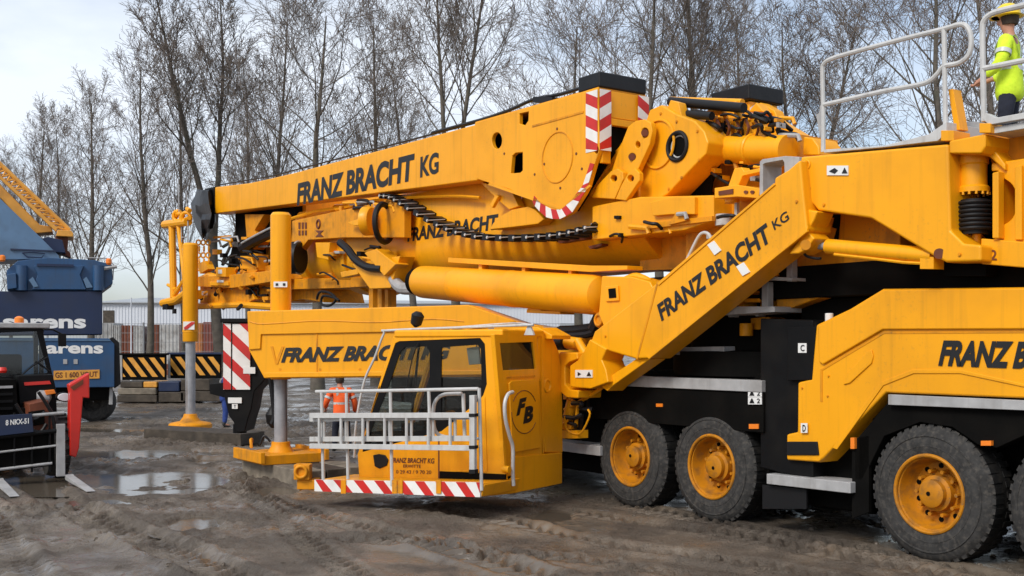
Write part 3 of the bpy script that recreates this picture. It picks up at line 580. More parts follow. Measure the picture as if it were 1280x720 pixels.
mb = MB(); mb.prism(C, [(456, 520), (458, 521), (464, 540), (540, 530), (540, 545), (455, 563)], .66, .67); mb.build('side_window', M['glass_dark'], cab)
mb = MB()
fw = [C.w(st - .01, .68, zr - .1), C.w(st - .01, 1.64, zr - .1), C.w(sb - .02, 1.64, zf + .3), C.w(sb - .02, .68, zf + .3)]
off = Vector((*C.d, 0)) * .012; mb.solid([fw, [p + off for p in fw]]); mb.build('windscreen', M['glass'], cab)
for t in (.66, 1.66):
    mb = MB(); mb.tube([C.w(st, t, zr), C.w(sb, t, zf + .25)], .035, 8); mb.build('windscreen_pillar', Y_, cab)
mb = MB(); mb.box(C, sb - .02, sb + .01, .65, 1.68, zf, zf + .33); mb.build('front_panel', Y_, cab, .01)
# back wall with window
B = Fr(*C.w(0, 0, 0).to_2d(), C.n[0], C.n[1])          # s runs along the cab's back wall; t is towards minus heading
# B.n = (n_y, -n_x): equals -(heading)? fixed by sign below
bs = B.n[0] * C.d[0] + B.n[1] * C.d[1]
def bt(t): return t * (1 if bs > 0 else -1)
back = [(618, 418), (671, 418), (680.5, 590), (633, 598)]
bwin = [(625, 429), (666, 427.5), (670, 461), (629, 463)]
mb = MB(); mb.prism(B, back, bt(0), bt(.07), holes=[bwin]); mb.build('cab_back', Y_, cab, .008)
mb = MB(); mb.prism(B, bwin, bt(.03), bt(.04)); mb.build('rear_window', M['glass_dark'], cab)
mb = MB(); mb.prism(B, [(633.5, 471), (669, 469), (669.2, 471), (633.7, 473)], bt(-.012), bt(.0)); mb.build('back_crease', M['yellow_dirty'], cab)
mb = MB(); mb.prism(B, [(637, 479), (640, 476), (668, 474), (672, 477), (676, 560), (641, 566)], bt(-.035), bt(.002)); hd = mb.build('back_hatch', Y_, cab, .012)
mb = MB()
cx_, cy_ = 655.5, 515
for i in range(24):
    if i in (0, 1, 23, 22, 12, 13): continue
    a0 = 2 * math.pi * i / 24; a1 = a0 + .262; mb.tube([B.p(cx_ + 16 * math.cos(a), cy_ + 27 * math.sin(a), bt(-.038)) for a in (a0, a1)], .006, 6)
mb.build('emblem_ring', M['rust'], hd)
text(B, bt(-.035) if bs > 0 else bt(-.035), 'F', (645.5, 520), (656, 517), (648, 499), M['ink'], hd, .06, .15, name='emblem', lift=.006 * (1 if bs > 0 else -1))
text(B, bt(-.035), 'B', (654, 530), (666, 527), (655, 509), M['ink'], hd, .06, .15, name='emblem', lift=.006 * (1 if bs > 0 else -1))
# inside
mb = MB(); mb.box(C, .35, .9, .95, 1.45, zf + .45, zf + .6); mb.box(C, .28, .42, .95, 1.45, zf + .55, zf + 1.25); mb.box(C, .3, .4, 1.08, 1.32, zf + 1.25, zf + 1.5); mb.box(C, .5, .75, 1.05, 1.35, zf + .1, zf + .45); mb.build('driver_seat', DK, cab, .04)
mb = MB(); mb.box(C, 1.5, 1.95, .8, 1.5, zf + .1, zf + .75); mb.box(C, 1.5, 1.6, .85, 1.2, zf + .75, zf + 1.05); mb.tube([C.w(1.75, .8, zf + .8), C.w(1.6, .8, zr - .1)], .02); mb.build('control_console', DK, cab, .03)
mb = MB(); mb.prism(C, [(583, 435), (598, 433), (600, 455), (586, 456)], .70, .74); mb.tube([C.p(597, 428, .75), C.p(594, 440, .73)], .01, 6); mb.build('mirror', M['steel'], cab, .01)
mb = MB(); mb.tube(smooth([C.p(*q, .60) for q in ((523, 428), (515, 450), (508, 486))], 4), .008, 6); mb.build('wiper', M['hose'], cab)
# door panel, vent, lettering
mb = MB(); mb.prism(C, [(549, 541), (597, 503), (606, 496), (609, 590), (549, 590)], .608, .622); mb.build('door_panel', Y_, cab, .008)
mb = MB(); mb.prism(C, [(549.5, 589), (632, 593), (632, 599.5), (549.5, 599)], .600, .618); mb.build('sill_strip', DK, cab)
mb = MB(); mb.prism(C, [(547.6, 545), (549.4, 543), (549.4, 598), (547.6, 598)], .606, .62); mb.build('door_seam', M['rust'], cab)
mb = MB(); mb.prism(C, [(466, 569), (473, 567.5), (481, 569), (485, 575), (483, 582), (474, 586), (468, 583)], .60, .622); mb.build('side_vent', M['hose'], cab, .01)
text(C, .618, 'FRANZ BRACHT KG', (489, 578.5), (543, 579.5), (489, 572), M['rust'], cab, .03, .15)
text(C, .618, 'ERWITTE', (504, 584.5), (526, 585), (504, 580.5), M['rust'], cab, .02)
text(C, .618, '0 29 43 / 9 70 20', (495, 592), (539, 592.7), (495, 587.5), M['rust'], cab, .01)
# platform, stripes, rails
mb = MB(); mb.prism(C, [(394, 612), (602, 621), (606, 606), (394, 600)], .02, .9); mb.build('platform', Y_, crane, .01)
mb = MB(); mb.prism(C, [(393, 599.5), (600, 603), (600, 621.5), (393, 614)], -.012, .02)
wb = mb.build('warning_board', M['white'], crane)
mb = MB()
for i in range(9):
    u = 391 + i * 25.5
    def vv(q, k): 
        f_ = (q - 393) / 207; return (599.5 + 3.5 * f_) if k == 0 else (614 + 7.5 * f_)
    a, b_, c2, d_ = u, u + 11.5, u + 24, u + 12.5
    q = [(max(394, min(599.5, x)), vv(max(394, min(599.5, x)), k)) for x, k in ((a, 0), (b_, 0), (c2, 1), (d_, 1))]
    if i == 8: q = [(a, vv(a, 0)), (599.5, vv(599.5, 0)), (599.5, 616)]
    mb.prism(C, q, -.018, -.011)
mb.build('red_stripe', M['red'], wb)
for u in (426, 490, 497, 545): MB().prism(C, [(u, 600), (u + 6, 600), (u + 6, 617), (u, 617)], -.03, -.017).build('stripe_clamp', M['yellow_dirty'], wb)
base = [(603, 621), (642, 617), (703, 604.5), (703, 565.5), (643, 571), (640, 597), (632, 603), (603, 606)]
mb = MB(); mb.prism(B, base, bt(-.02), bt(.3)); mb.build('cab_base', Y_, crane, .015)
mb = MB(); mb.prism(B, [(672, 420), (690, 419), (699, 440), (703, 470), (704, 566), (682, 566), (676, 478), (672, 470)], bt(.02), bt(.5)); mb.build('cab_mount', Y_, crane, .02)
mb = MB(); mb.torus(B.p(684, 482, bt(.02)), Vector((*C.d, 0)), .09, .02); mb.build('mount_boss', Y_, crane)
mb = MB(); mb.prism(C, [(618, 412), (672, 409), (690, 419), (690, 424), (618, 420)], 1.75, 2.3); mb.build('mount_beam', Y_, crane, .01)
rail('grab_handle', [[(642, 607), (641, 590), (641, 560), (637, 545), (632, 525), (631, 505), (635, 493), (641, 490)]], .026, bt(-.12), f=B)
mb = MB(); mb.lathe([(.05, 0), (.05, .1)], B.p(637, 587, bt(-.14)), Vector((*C.d, 0)), 12); mb.build('handle_clamp', Y_, crane)
R0 = .0
rail('walkway_rail', [[(395, 489.5), (500, 488), (598, 486)], [(599, 485), (602, 613)], [(402, 489), (404, 600)], [(433, 492), (435, 599)], [(488, 490), (490, 607)], [(536, 489), (538, 545)]], .024, R0, f=C)
rail('walkway_rail', [[(395, 551), (480, 549), (560, 549), (600, 548)]], .018, .05, f=C)
rail('hand_loop', [[(577, 492), (556, 493), (546, 499), (542, 510), (542, 530), (546, 541), (556, 546), (578, 547)], [(579, 492), (581, 546)]], .026, .12, f=C)
# roof rails
rail('roof_rail', [[(667, 406), (600, 408.5), (487, 413), (480, 417), (468, 448), (455, 478), (445, 530), (443, 572)]], .018, .66, f=C)
rail('roof_rail', [[(667, 407), (640, 404), (560, 410)]], .012, .9, f=C)
mb = MB()
for u in (500, 613, 661): mb.prism(C, [(u - 6, 422 - (u - 500) * .02), (u - 2, 411 - (u - 500) * .02), (u + 2, 411 - (u - 500) * .02), (u + 6, 422 - (u - 500) * .02)], .68, .72)
mb.build('rail_foot', M['alu'], crane)
mb = MB(); mb.tube(smooth([C.p(*q, .8) for q in ((512, 419), (530, 414), (553, 418), (570, 412), (600, 416))], 4), .018, 6); mb.rect(C, 545, 410, 557, 418, .8, .9); mb.build('roof_cable', M['hose'], crane)
mb = MB(); mb.lathe([(.02, 0), (.085, .05), (.10, .19), (.05, .24)], C.p(519, 409, 1.2), (.25, -.2, 1), 16); mb.build('roof_camera', M['hose'], crane)  # a dark camera on the cab roof, not a light source

# ---- outrigger beam with its two jacks, pads
OB = Fr(-4.4, 19.5, 7.0, -1.75)          # beam line from tip to root; t towards the viewer is negative? handled by depth below
sg = 1 if OB.n[1] > 0 else -1            # +t*sg goes away from the viewer
def ob(pts, d0, d1, **k): return MB().prism(OB, pts, sg * d0, sg * d1, **k)
bm_o = ob([(308.5, 389), (585, 381), (600, 386), (650, 403), (760, 418), (760, 470), (330, 473), (311, 438)], 0, .9).build('outrigger_beam', Y_, crane, .02)
ob([(309, 389.5), (585, 381.5), (600, 386.5), (645, 402), (580, 413), (480, 415), (326, 418), (325, 436), (311, 437)], -.035, .0).build('beam_upper_plate', Y_, bm_o, .01)
ob([(330, 466), (700, 462), (700, 467), (332, 472)], -.03, .0).build('beam_flange', Y_, bm_o, .008)
ob([(338, 433), (341, 433), (345, 451), (352, 433), (355, 433), (347, 455), (344, 455)], -.012, .0).build('lift_mark', M['yellow_dirty'], bm_o)
text(OB, -.005 if sg > 0 else .005, 'FRANZ BRACHT KG', (351, 453.5), (560, 449), (354.5, 434.5), M['ink'], bm_o, .05, .15, lift=.006 * sg)
def jack(u, vt, vb, vc, vp, Y, rad, par_name):
    top = P(u, vt, Y); 
    m1 = MB(); zb = P(u, vb, Y).z; m1.lathe([(rad * .8, 0), (rad, -.05), (rad, zb - top.z + .03), (rad * .93, zb - top.z)], top, (0, 0, 1), 28)
    m1.lathe([(rad * 1.04, 0), (rad * 1.04, .05)], (top.x, top.y, zb + .25), (0, 0, 1), 28)
    jc = m1.build('jack_cylinder', Y_, crane)
    m2 = MB(); zp = P(u, vc, Y).z; m2.cyl((top.x, top.y, zb + .02), (top.x, top.y, zp), rad * .64, n=24); m2.build('jack_rod', M['chrome'], crane)
    return top, zp
top1, zp1 = jack(351, 266, 474, 555, 580, 19.85, .185, 'n')
mb = MB(); mb.rect(D(19.64), 342, 352, 359, 359, 0, .02); lb = mb.build('label_plate', M['beige'], crane)
mb = MB(); mb.rect(D(19.63), 344.5, 354, 347.5, 357, 0, .012); mb.rect(D(19.63), 353.5, 354, 356.5, 357, 0, .012); mb.build('label_symbol', M['ink'], lb)
def padgeo(c, z0, r, sq):
    m = MB(); x, y = c.x, c.y
    if sq:
        f = Fr(x, y, *V.d)
        m.box(f, -.62, .62, -.58, .58, z0, z0 + .16); m.box(f, -.66, .66, -.64, -.56, z0 + .03, z0 + .22); m.box(f, -.66, .66, .56, .64, z0 + .03, z0 + .22)
        m.lathe([(.24, .15), (.20, .22), (.17, .27), (.165, .34)], (x, y, z0), (0, 0, 1), 20); m.tube(smooth([f.w(.5, -.35, z0 + .2), f.w(.55, -.35, z0 + .34), f.w(.62, -.3, z0 + .34), f.w(.68, -.3, z0 + .2)], 4), .03, 6)
    else:
        m.lathe([(r, 0), (r, .09), (r * .93, .13), (r * .48, .18), (r * .34, .28), (r * .30, .36), (r * .26, .37)], (x, y, z0), (0, 0, 1), 28)
    return m.build('outrigger_pad', M['yellow_dirty'], crane, .008)
padgeo(top1, .30, .6, True)
mb = MB(); mb.tube(smooth([P(*q, 19.9) for q in ((338, 470), (341, 495), (343, 520), (340, 530))], 4), .05, 6); mb.tube(smooth([P(*q, 19.9) for q in ((338, 552), (330, 545), (325, 556), (322, 553))], 4), .022, 6); mb.lathe([(.05, 0), (.13, .1), (.15, .25), (.06, .4)], P(342, 535, 20.3), (0, 0, 1), 12); mb.build('hanging_hose', M['hose'], crane)
top2, zp2 = jack(238, 304, 427, 518, 541, 29.2, .20, 'f')
padgeo(top2, .20, .56, False)
mb = MB(); mb.rect(D(28.98), 229, 402, 243, 412, 0, .02); wl = mb.build('warning_label', M['white'], crane)
mb = MB(); mb.prism(D(28.97), [(230, 411.5), (230, 409), (239, 402.5), (243, 402.5), (243, 404.5), (234, 411.5)], 0, .015); mb.build('red_stripe', M['red'], wl)
# black end box with the red and white panels, bracketed under the beam tip
E = D(20.6)
mb = MB(); mb.prism(E, [(278, 401), (330, 402), (345, 455), (330, 476), (318, 489), (314, 512), (310, 524), (306, 540), (294, 541), (292, 528), (286, 520), (280, 495)], .03, .8); bx = mb.build('tail_box', K_, crane, .02)
mb = MB(); mb.prism(E, [(279, 404), (288.5, 404.5), (288.5, 487), (279, 487)], .0, .03); mb.prism(E, [(290.5, 405), (312.5, 405), (312.5, 487), (290.5, 487)], .0, .03); wp = mb.build('warning_panel', M['white'], bx)
mb = MB()
for i in range(-2, 4):
    k0 = 404 + i * 33.5
    for (u0, u1) in ((279, 288.5), (290.5, 312.5)):
        def vv2(u, k): return k0 + (u - 279) * .95 + k
        lo, hi = 404.5, 486.8
        poly = [(u0, vv2(u0, 0)), (u1, vv2(u1, 0)), (u1, vv2(u1, 15)), (u0, vv2(u0, 15))]
        # clip vertically
        def clip(poly, lim, sgn):
            out = []
            for (a, b) in zip(poly, poly[1:] + poly[:1]):
                ina = (a[1] - lim) * sgn >= 0; inb = (b[1] - lim) * sgn >= 0
                if ina: out.append(a)
                if ina != inb:
                    f_ = (lim - a[1]) / (b[1] - a[1]); out.append((a[0] + (b[0] - a[0]) * f_, lim))
            return out
        poly = clip(clip(poly, lo, 1), hi, -1) if True else poly
        if len(poly) > 2: mb.prism(E, poly, -.008, .002)
mb.build('red_stripe', M['red'], wp)
MB().rect(E, 304, 459, 319, 467, -.02, -.009).build('label_plate', M['beige'], bx); MB().rect(E, 285, 497, 302, 504, .0, .03).build('label_plate', M['beige'], bx); lb = MB().rect(E, 290, 505, 297, 511, .0, .03).build('label_plate', M['beige'], bx)
text(E, .0, 'T', (292, 510), (295, 510), (292, 506), M['ink'], lb)
MB().rect(E, 275, 398, 318, 403, -.04, .8).build('top_cap', K_, bx, .01); MB().prism(E, [(262, 480), (282, 478), (284, 498), (262, 492)], .3, .6).build('tail_bracket', K_, bx, .01); MB().cyl(E.p(300, 530, .4), E.p(300, 541, .4), .13).build('tow_pin', K_, bx)
# ---- bolts, seams and small plates on the large yellow faces
def bolts(name, f, t, pts, par, r=.016, m='yellow_dirty'):
    for u, v in pts:
        mb = MB(); mb.lathe([(r * 1.5, 0), (r * 1.5, -.004), (r, -.005), (r, -.018)], f.p(u, v, t), (*f.n, 0), 8); mb.build(name, M[m], par)
bolts('bolt', V, -.32, [(1012, 236), (1030, 256), (1200, 318)], ar)
bolts('bolt', V, -.46, [(757, 420), (996, 252)], am)
mb = MB(); mb.prism(V, [(795, 449), (797, 449), (823, 352), (821, 352)], -.466, -.458); mb.build('weld_seam', M['yellow_dirty'], am)
mb = MB(); mb.prism(V, [(808, 446), (811, 449), (1009, 289.5), (1008, 285)], -.475, -.44); mb.prism(V, [(821, 354), (823, 357), (969, 231), (967, 229)], -.475, -.44); mb.build('flange', Y_, am, .006)
bolts('bolt', V, -.03, [(1003, 485), (1036, 470), (1035, 495)], ec, .010)
bolts('bolt', OB, .0 if False else .004, [(318, 398), (318, 428), (560, 400), (520, 440), (400, 462), (450, 462), (350, 462)], bm_o, .018)
mb = MB(); mb.prism(OB, [(395, 417), (397, 417), (397, 471), (395, 471)], sg * -.01, sg * .004); mb.build('weld_seam', M['yellow_dirty'], bm_o)
mb = MB(); mb.tube(smooth([OB.p(*q, -sg * .03) for q in ((312, 402), (330, 405), (400, 401), (470, 403), (540, 399), (580, 402))], 4), .014, 6); mb.build('hydraulic_pipe', M['yellow_dirty'], bm_o)

# ---- main boom
def zs(u, v, t): s, _, z = V.un(u, v, t); return s, z
prof = [(.45, 5.35), (.55, 5.5), (2.35, 5.5), (2.45, 5.35), (2.45, 4.35)] + [(1.45 + 1.0 * math.cos(a), 4.35 - .80 * math.sin(a)) for a in np.linspace(.15, math.pi - .15, 16)] + [(.45, 4.35)]
def loft(s0, s1, k=1.0, dz0=0, dz1=0):
    def ring(s, dz): return [V.w(s, 1.45 + (t - 1.45) * k, 4.5 + (z - 4.5) * k + dz) for t, z in prof]
    return MB().solid([ring(s0, dz0), ring(s1, dz1)])
mb = loft(5.25, 15.2); boom = mb.build('boom', M['yellow'], crane, .03)
mb = loft(15.2, 15.9, 1.06, .0, .05); mb.build('boom_collar', Y_, boom, .03)
mb = loft(15.9, 17.6, .93, .1, .15); mb.build('boom_section', M['yellow'], boom, .03)
mb = loft(17.6, 18.0, 1.0, .12, .15); mb.build('boom_collar', Y_, boom, .03)
text(V, .45, 'FRANZ BRACHT', (509, 302.5), (621, 287), (510.5, 285), M['ink'], boom, .04)
for q in ([(694, 301), (718, 296), (736, 295), (733, 299), (700, 304)], [(735, 308), (752, 304), (752, 307), (738, 311)]):
    mb = MB(); mb.prism(V, q, .42, .55); mb.build('boom_scuff_plate', M['rust'], boom)
# guying frame: long box + winch frame, on each side of the boom
def guy(t0, t1, near):
    d = t0 - .1
    pts = [(270, 234), (313, 229), (336, 224), (368, 216.5), (480, 187), (597, 155.5), (601, 180), (598, 226), (270, 267)]
    mb = MB(); L = [V.un(u, v, .1)[::2] for u, v in pts]
    mb.prism(V, L, t0, t1, uv=False); g = mb.build('guying_beam', Y_, crane, .025)
    cap = [V.un(u, v, .1)[::2] for u, v in ((258, 236), (270, 233.5), (270, 267.5), (258, 266))]
    mb = MB(); mb.prism(V, cap, t0 - .02, t1 + .02, uv=False); mb.build('beam_end_cap', M['steel'] if False else K_, g, .01)
    out = [(595, 154), (640, 141), (749, 110.5), (751.5, 186), (745, 205), (737, 233), (733, 241), (717.5, 266), (703, 274), (687, 273.5), (672, 260), (666, 250), (652, 243), (638, 236.5), (598, 224)]
    holes = [circ(622.8, 176, 6.3, 10.2), [(642, 195), (646, 191.5), (655, 190.5), (655, 213), (652, 216), (640, 217)], [(651, 142), (662.5, 139.5), (662, 151), (658, 157), (651, 155)], [(738.5, 117.5), (744, 116), (743, 129), (739.5, 128)], circ(747, 187, 2.7, 5.5, 12)]
    cv = lambda q: [V.un(u, v, .07)[::2] for u, v in q]
    mb = MB(); mb.prism(V, cv(out), t0 - .03, t0 + .05, uv=False, holes=[cv(h) for h in holes]); wf = mb.build('winch_frame', Y_, crane, .012)
    # inside and outer plate
    mb = MB(); mb.prism(V, cv([(598, 160), (745, 116), (747, 188), (700, 262), (660, 244), (600, 222)]), t0 + .28, t1 + .42, uv=False); mb.build('winch_drum_housing', DK, wf)
    mb = MB(); mb.prism(V, cv(out), t1 + .44, t1 + .52, uv=False); mb.build('outer_plate', Y_, wf, .012)
    s0, z0 = V.un(749, 110.5, .07)[::2]; s1, z1 = V.un(751.5, 186, .07)[::2]
    mb = MB(); hz = z0 - .42
    mb.box(V, s0 - .02, s0 + .06, t0 + .052, t1 + .438, hz, z0 - .01); mb.box(V, s0 - .05, s0 + .03, t0 + .052, t1 + .438, hz - .12, hz - .015); mb.box(V, s0 - .01, s0 + .06, t0 + .052, t0 + .22, z1 - .2, hz - .12); mb.box(V, s0 - .01, s0 + .06, t1 + .3, t1 + .438, z1 - .2, hz - .12)
    mb.build('end_plate', Y_, wf, .008)
    # top rim, rounded underside
    mb = MB(); mb.prism(V, cv([(595, 152.5), (749, 108.5), (749, 110.5), (595, 155)]), t0 - .01, t1 + .5, uv=False); mb.build('top_plate', Y_, wf)
    if near:
        text(V, t0, 'FRANZ BRACHT', (371, 257.5), (516, 226), (372.5, 229), M['ink'], g, .045); text(V, t0, 'KG', (525, 222.5), (548, 216.5), (525.5, 196), M['ink'], g, .035)
        # chevron tape on the corner, front edge and return
        def tape(P4, name='warning_tape'):
            m = MB()
            for i in range(len(P4)):
                m.m(i % 2).solid([P4[i][0], P4[i][1]])
            return m.build(name, [M['white'], M['red']], wf)
        strips = []
        N = 7
        for i in range(N):
            a = i / N; b_ = (i + 1) / N
            for (ta, tb, face) in ((0, 1, 0), (0, 1, 1)):
                pass
        mA = MB(); mL = MB(); mR = MB()
        def fz(k): return z0 - .01 - (z0 - z1 + .02) * k
        wS = .28
        for face in (0, 1):
            for i in range(-1, 7):
                za = fz(i / 5.4); zb = fz((i + 1) / 5.4); drop = (z0 - z1) / 7 * 1.0
                if face == 0:
                    q = [(s0 + .0, za - drop), (s0 + wS, za), (s0 + wS, zb), (s0 + .0, zb - drop)]
                    q = [(a, min(max(z, z1 - .02), z0 - .02)) for a, z in q]
                    if abs(q[0][1] - q[3][1]) < .005 and abs(q[1][1] - q[2][1]) < .005: continue
                    mA.m((i + 1) % 2).prism(V, q, t0 - .038, t0 - .031, uv=False)
                else:
                    for ts in ((t0 - .03, t0 + .19, 1), (t1 + .3, t1 + .52, -1)):
                        za_, zb_ = za, zb
                        L_ = [(ts[0], za - drop), (ts[1], za), (ts[1], zb), (ts[0], zb - drop)] if ts[2] > 0 else [(ts[0], za), (ts[1], za - drop), (ts[1], zb - drop), (ts[0], zb)]
                        lim = z1 - .02 if ts[2] > 0 else hz
                        L_ = [(t, min(max(z, lim), z0 - .02)) for t, z in L_]
                        if abs(L_[0][1] - L_[3][1]) < .005 and abs(L_[1][1] - L_[2][1]) < .005: continue
                        (mL if ts[2] > 0 else mR).m((i + 1) % 2).solid([[V.w(s0 - .058, t, z) for t, z in L_], [V.w(s0 - .052, t, z) for t, z in L_]])
        for mX in (mA, mL, mR): mX.build('warning_tape', [M['white'], M['red']], wf)
        # tape along the curved bottom edge
        outer = [(667, 250), (672, 260), (687, 273.5), (703, 274), (717.5, 266), (733, 241), (737, 233), (745, 205)]
        inner = [(670, 245), (677, 253), (689, 261), (702, 263), (712.5, 255), (727, 237.5), (731.5, 231), (740, 204)]
        def lerp(L, k):
            x = k * (len(L) - 1); i = min(int(x), len(L) - 2); f_ = x - i; return (L[i][0] + (L[i + 1][0] - L[i][0]) * f_, L[i][1] + (L[i + 1][1] - L[i][1]) * f_)
        m2 = MB()
        for i in range(13):
            m2.m(i % 2 ^ 1); a = i / 13; b_ = (i + 1) / 13; sh = .035
            q = [lerp(outer, min(1, a + sh)), lerp(outer, min(1, b_ + sh)), lerp(inner, b_), lerp(inner, a)]
            m2.prism(V, [V.un(u, v, .07)[::2] for u, v in q], t0 - .04, t0 - .031, uv=False)
        m2.build('warning_tape', [M['white'], M['red']], wf)
        cc = V.p(698.6, 197, .07); mb = MB(); f_ = V.un(698.6, 197, .07)
        R = V.p(698.6, 224, .07); rr = (cc - R).length
        mb.torus(V.w(f_[0], t0 - .03, f_[2]), (*V.n, 0), .40, .015, 40, 6); mb.build('winch_ring', M['yellow_dirty'], wf)
        mb = MB(); mb.prism(V, [(665, 156.5), (729, 138.5), (729, 141), (665, 159)], .03, .06); mb.build('frame_crease', M['yellow_dirty'], wf)
        mb = MB(); mb.prism(V, [(612, 228), (700, 259), (736, 231), (738, 233), (700, 262.5), (610, 231)], .03, .06); mb.build('frame_crease', Y_, wf)
        mb = MB()
        for u, v in ((696, 161), (720, 192), (727, 211), (700, 235), (680, 205), (668, 218), (630, 192), (652, 247)): mb.lathe([(.022, 0), (.022, .008)], V.p(u, v, t0 - .038), (*V.n, 0), 8)
        mb.build('bolt', M['rust'], wf)
    # black hood on top
    hd = [V.un(u, v, .07)[::2] for u, v in ((730, 95), (748, 89.5), (750, 107), (735, 114), (730, 114))]
    s_a, z_a = V.un(749, 110, .07)[::2]
    if not near: return
    mb = MB(); mb.box(V, s_a - .03, s_a + .5, t0 - .02, t1 + .50, z0 + .015, z0 + .26); mb.build('winch_hood', M['tarp'], wf, .03)
guy(.07, .5, True)
guy(2.75, 3.2, False)
fc_ = MB().box(V, 4.56, 5.25, 2.08, 2.70, 5.35, 6.11).build('far_winch_column', Y_, crane, .015)
MB().box(V, 4.5, 5.32, 2.0, 2.78, 6.115, 6.36).build('winch_hood', M['tarp'], fc_, .03)
for ta, tb_, sg_ in ((2.08, 2.24, 1), (2.54, 2.70, -1)):
    mX = MB()
    for i in range(5):
        za, zb = 6.10 - i * .15, 5.95 - i * .15; dr = .10
        L_ = [(ta, za - dr), (tb_, za), (tb_, zb), (ta, zb - dr)] if sg_ > 0 else [(ta, za), (tb_, za - dr), (tb_, zb - dr), (ta, zb)]
        L_ = [(t, min(max(z, 5.4), 6.10)) for t, z in L_]
        if abs(L_[0][1] - L_[3][1]) > .005: mX.m(i % 2).solid([[V.w(4.545, t, z) for t, z in L_], [V.w(4.557, t, z) for t, z in L_]])
    mX.build('warning_tape', [M['white'], M['red']], fc_)
MB().prism(V, [(4.2, 5.2), (5.6, 5.2), (5.6, 5.5), (5.2, 5.75), (4.6, 5.75), (4.25, 5.5)], 1.9, 2.08, uv=False).build('column_bracket', Y_, fc_, .015)
mb = MB()
for k, (t, r) in enumerate(((.2, .022), (.34, .03), (.5, .022))):
    mb.tube(smooth([V.p(u, v, t) for u, v in ((540, 166), (600, 150), (636, 138), (668, 124), (700, 118), (732, 108))], 3), r, 6)
mb.rect(V, 666, 121, 690, 128, .15, .4); mb.build('top_hose_bundle', M['hose'], crane)
mb = MB(); mb.tube([V.p(u, v, .3) for u, v in ((275, 231), (340, 220), (597, 153))], .018, 6); mb.build('guying_rope', M['hose'], crane)

# links behind the winch frame
def link(pts, t0, t1, holes, name='guying_link'):
    mb = MB(); mb.prism(V, pts, t0, t1, holes=holes); return mb.build(name, Y_, crane, .015)
l1 = link([(785, 158), (794, 151), (805, 149), (813, 153), (815, 163), (812, 180), (796, 215), (782, 224), (764, 215), (770, 196)], .32, .42, [circ(806, 166, 4.5, 6), circ(797, 181, 3, 4), circ(790, 196, 4.5, 4.5)])
link([(763, 214), (771, 210), (778, 215), (779, 224), (768, 249), (739, 247), (746, 232)], .22, .31, [circ(767, 223, 4, 4)])
link([(785, 216), (793, 210), (799, 216), (799, 226), (782, 251), (769, 249), (776, 232)], .22, .31, [circ(788, 223, 4, 4)])
mb = MB(); mb.prism(V, [(742, 216), (785, 172), (790, 168), (792, 173), (750, 222), (742, 236), (739, 246), (736, 244)], .43, .5); mb.build('guying_link', Y_, crane, .01)
mb = MB()
for u, v in ((806, 166), (767, 223), (788, 223), (790, 196)): mb.cyl(V.p(u, v, .30), V.p(u, v, .5), .055, n=12)
mb.build('link_pin', M['rust'], crane)
mb = MB(); mb.lathe([(.30, 0), (.30, .03), (.24, .05), (.24, .2), (.30, .22)], V.p(800, 176, .55), (*V.n, 0), 24); mb.build('rope_sheave', M['hose'], crane)
# boom root brackets
rootp = [(812, 137), (826, 131), (847, 143), (868, 151), (880, 164), (885, 178), (882, 193), (868, 207), (834, 243), (800, 262), (764, 262), (752, 242), (790, 200)]
mb = MB(); mb.prism(V, [V.un(u, v, .5)[::2] for u, v in rootp], .50, .95, uv=False, holes=[[(V.un(847, 183, .5)[0] + .2 * math.cos(a), V.un(847, 183, .5)[2] + .2 * math.sin(a)) for a in np.linspace(0, 2 * math.pi, 24, endpoint=False)]]); br = mb.build('boom_root_bracket', Y_, crane, .025)
mb = MB(); mb.torus(V.w(V.un(847, 183, .5)[0], .495, V.un(847, 183, .5)[2]), (*V.n, 0), .20, .032, 32, 8); mb.build('bearing_ring', M['hose'], br)
mb = MB(); f0 = V.un(847, 183, .5); mb.cyl(V.w(f0[0], .53, f0[2]), V.w(f0[0], .94, f0[2]), .21); mb.build('bearing_bore', DK, br)
mb = MB(); mb.torus(V.w(f0[0], .525, f0[2]), (*V.n, 0), .155, .012, 32, 8); mb.build('bearing_rim', M['alu'], br)
mb = MB(); mb.torus(V.p(822, 180, .49), (*V.n, 0), .35, .02, 36, 6); mb.build('weld_ring', Y_, br)
# far bracket, same outline shifted across
L = [V.un(u, v, .5)[::2] for u, v in rootp]
mb = MB(); mb.prism(V, L, 2.65, 3.1, uv=False); mb.build('boom_root_bracket', Y_, crane, .025)
mb = MB(); mb.prism(V, [(930, 164), (965, 165), (1003, 172), (1020, 180), (1024, 195), (1000, 197), (975, 192), (940, 185)], 2.3, 2.6); mb.build('far_bracket', Y_, crane, .02)
fb = MB(); fb.cyl(V.p(992, 185, 2.25), V.p(992, 185, 2.32), .2); fb.build('far_bearing', DK, crane)
mb = MB(); mb.prism(V, [(1004, 171), (1015, 172), (1023, 183), (1024, 194), (1003, 194)], 1.2, 1.7); mb.build('bearing_housing', Y_, crane, .02)
mb = MB(); mb.prism(V, [(895, 160), (950, 128), (968, 138), (972, 150), (1005, 170), (940, 175)], 2.2, 2.4); mb.prism(V, [(935, 140), (945, 128), (955, 140)], 2.0, 2.2); mb.build('pulley_plate', Y_, crane, .015)
mb = MB(); mb.cyl(V.p(886, 187, 1.0), V.p(985, 187, 1.0), .2); mb.torus(V.p(940, 187, 1.0), V.p(985, 187, 1.0) - V.p(886, 187, 1.0), .19, .035); mb.build('cross_cylinder', Y_, crane)
mb = MB(); mb.rect(V, 860, 168, 1000, 240, 1.5, 2.3); mb.build('root_core', M['yellow_dirty'], crane)
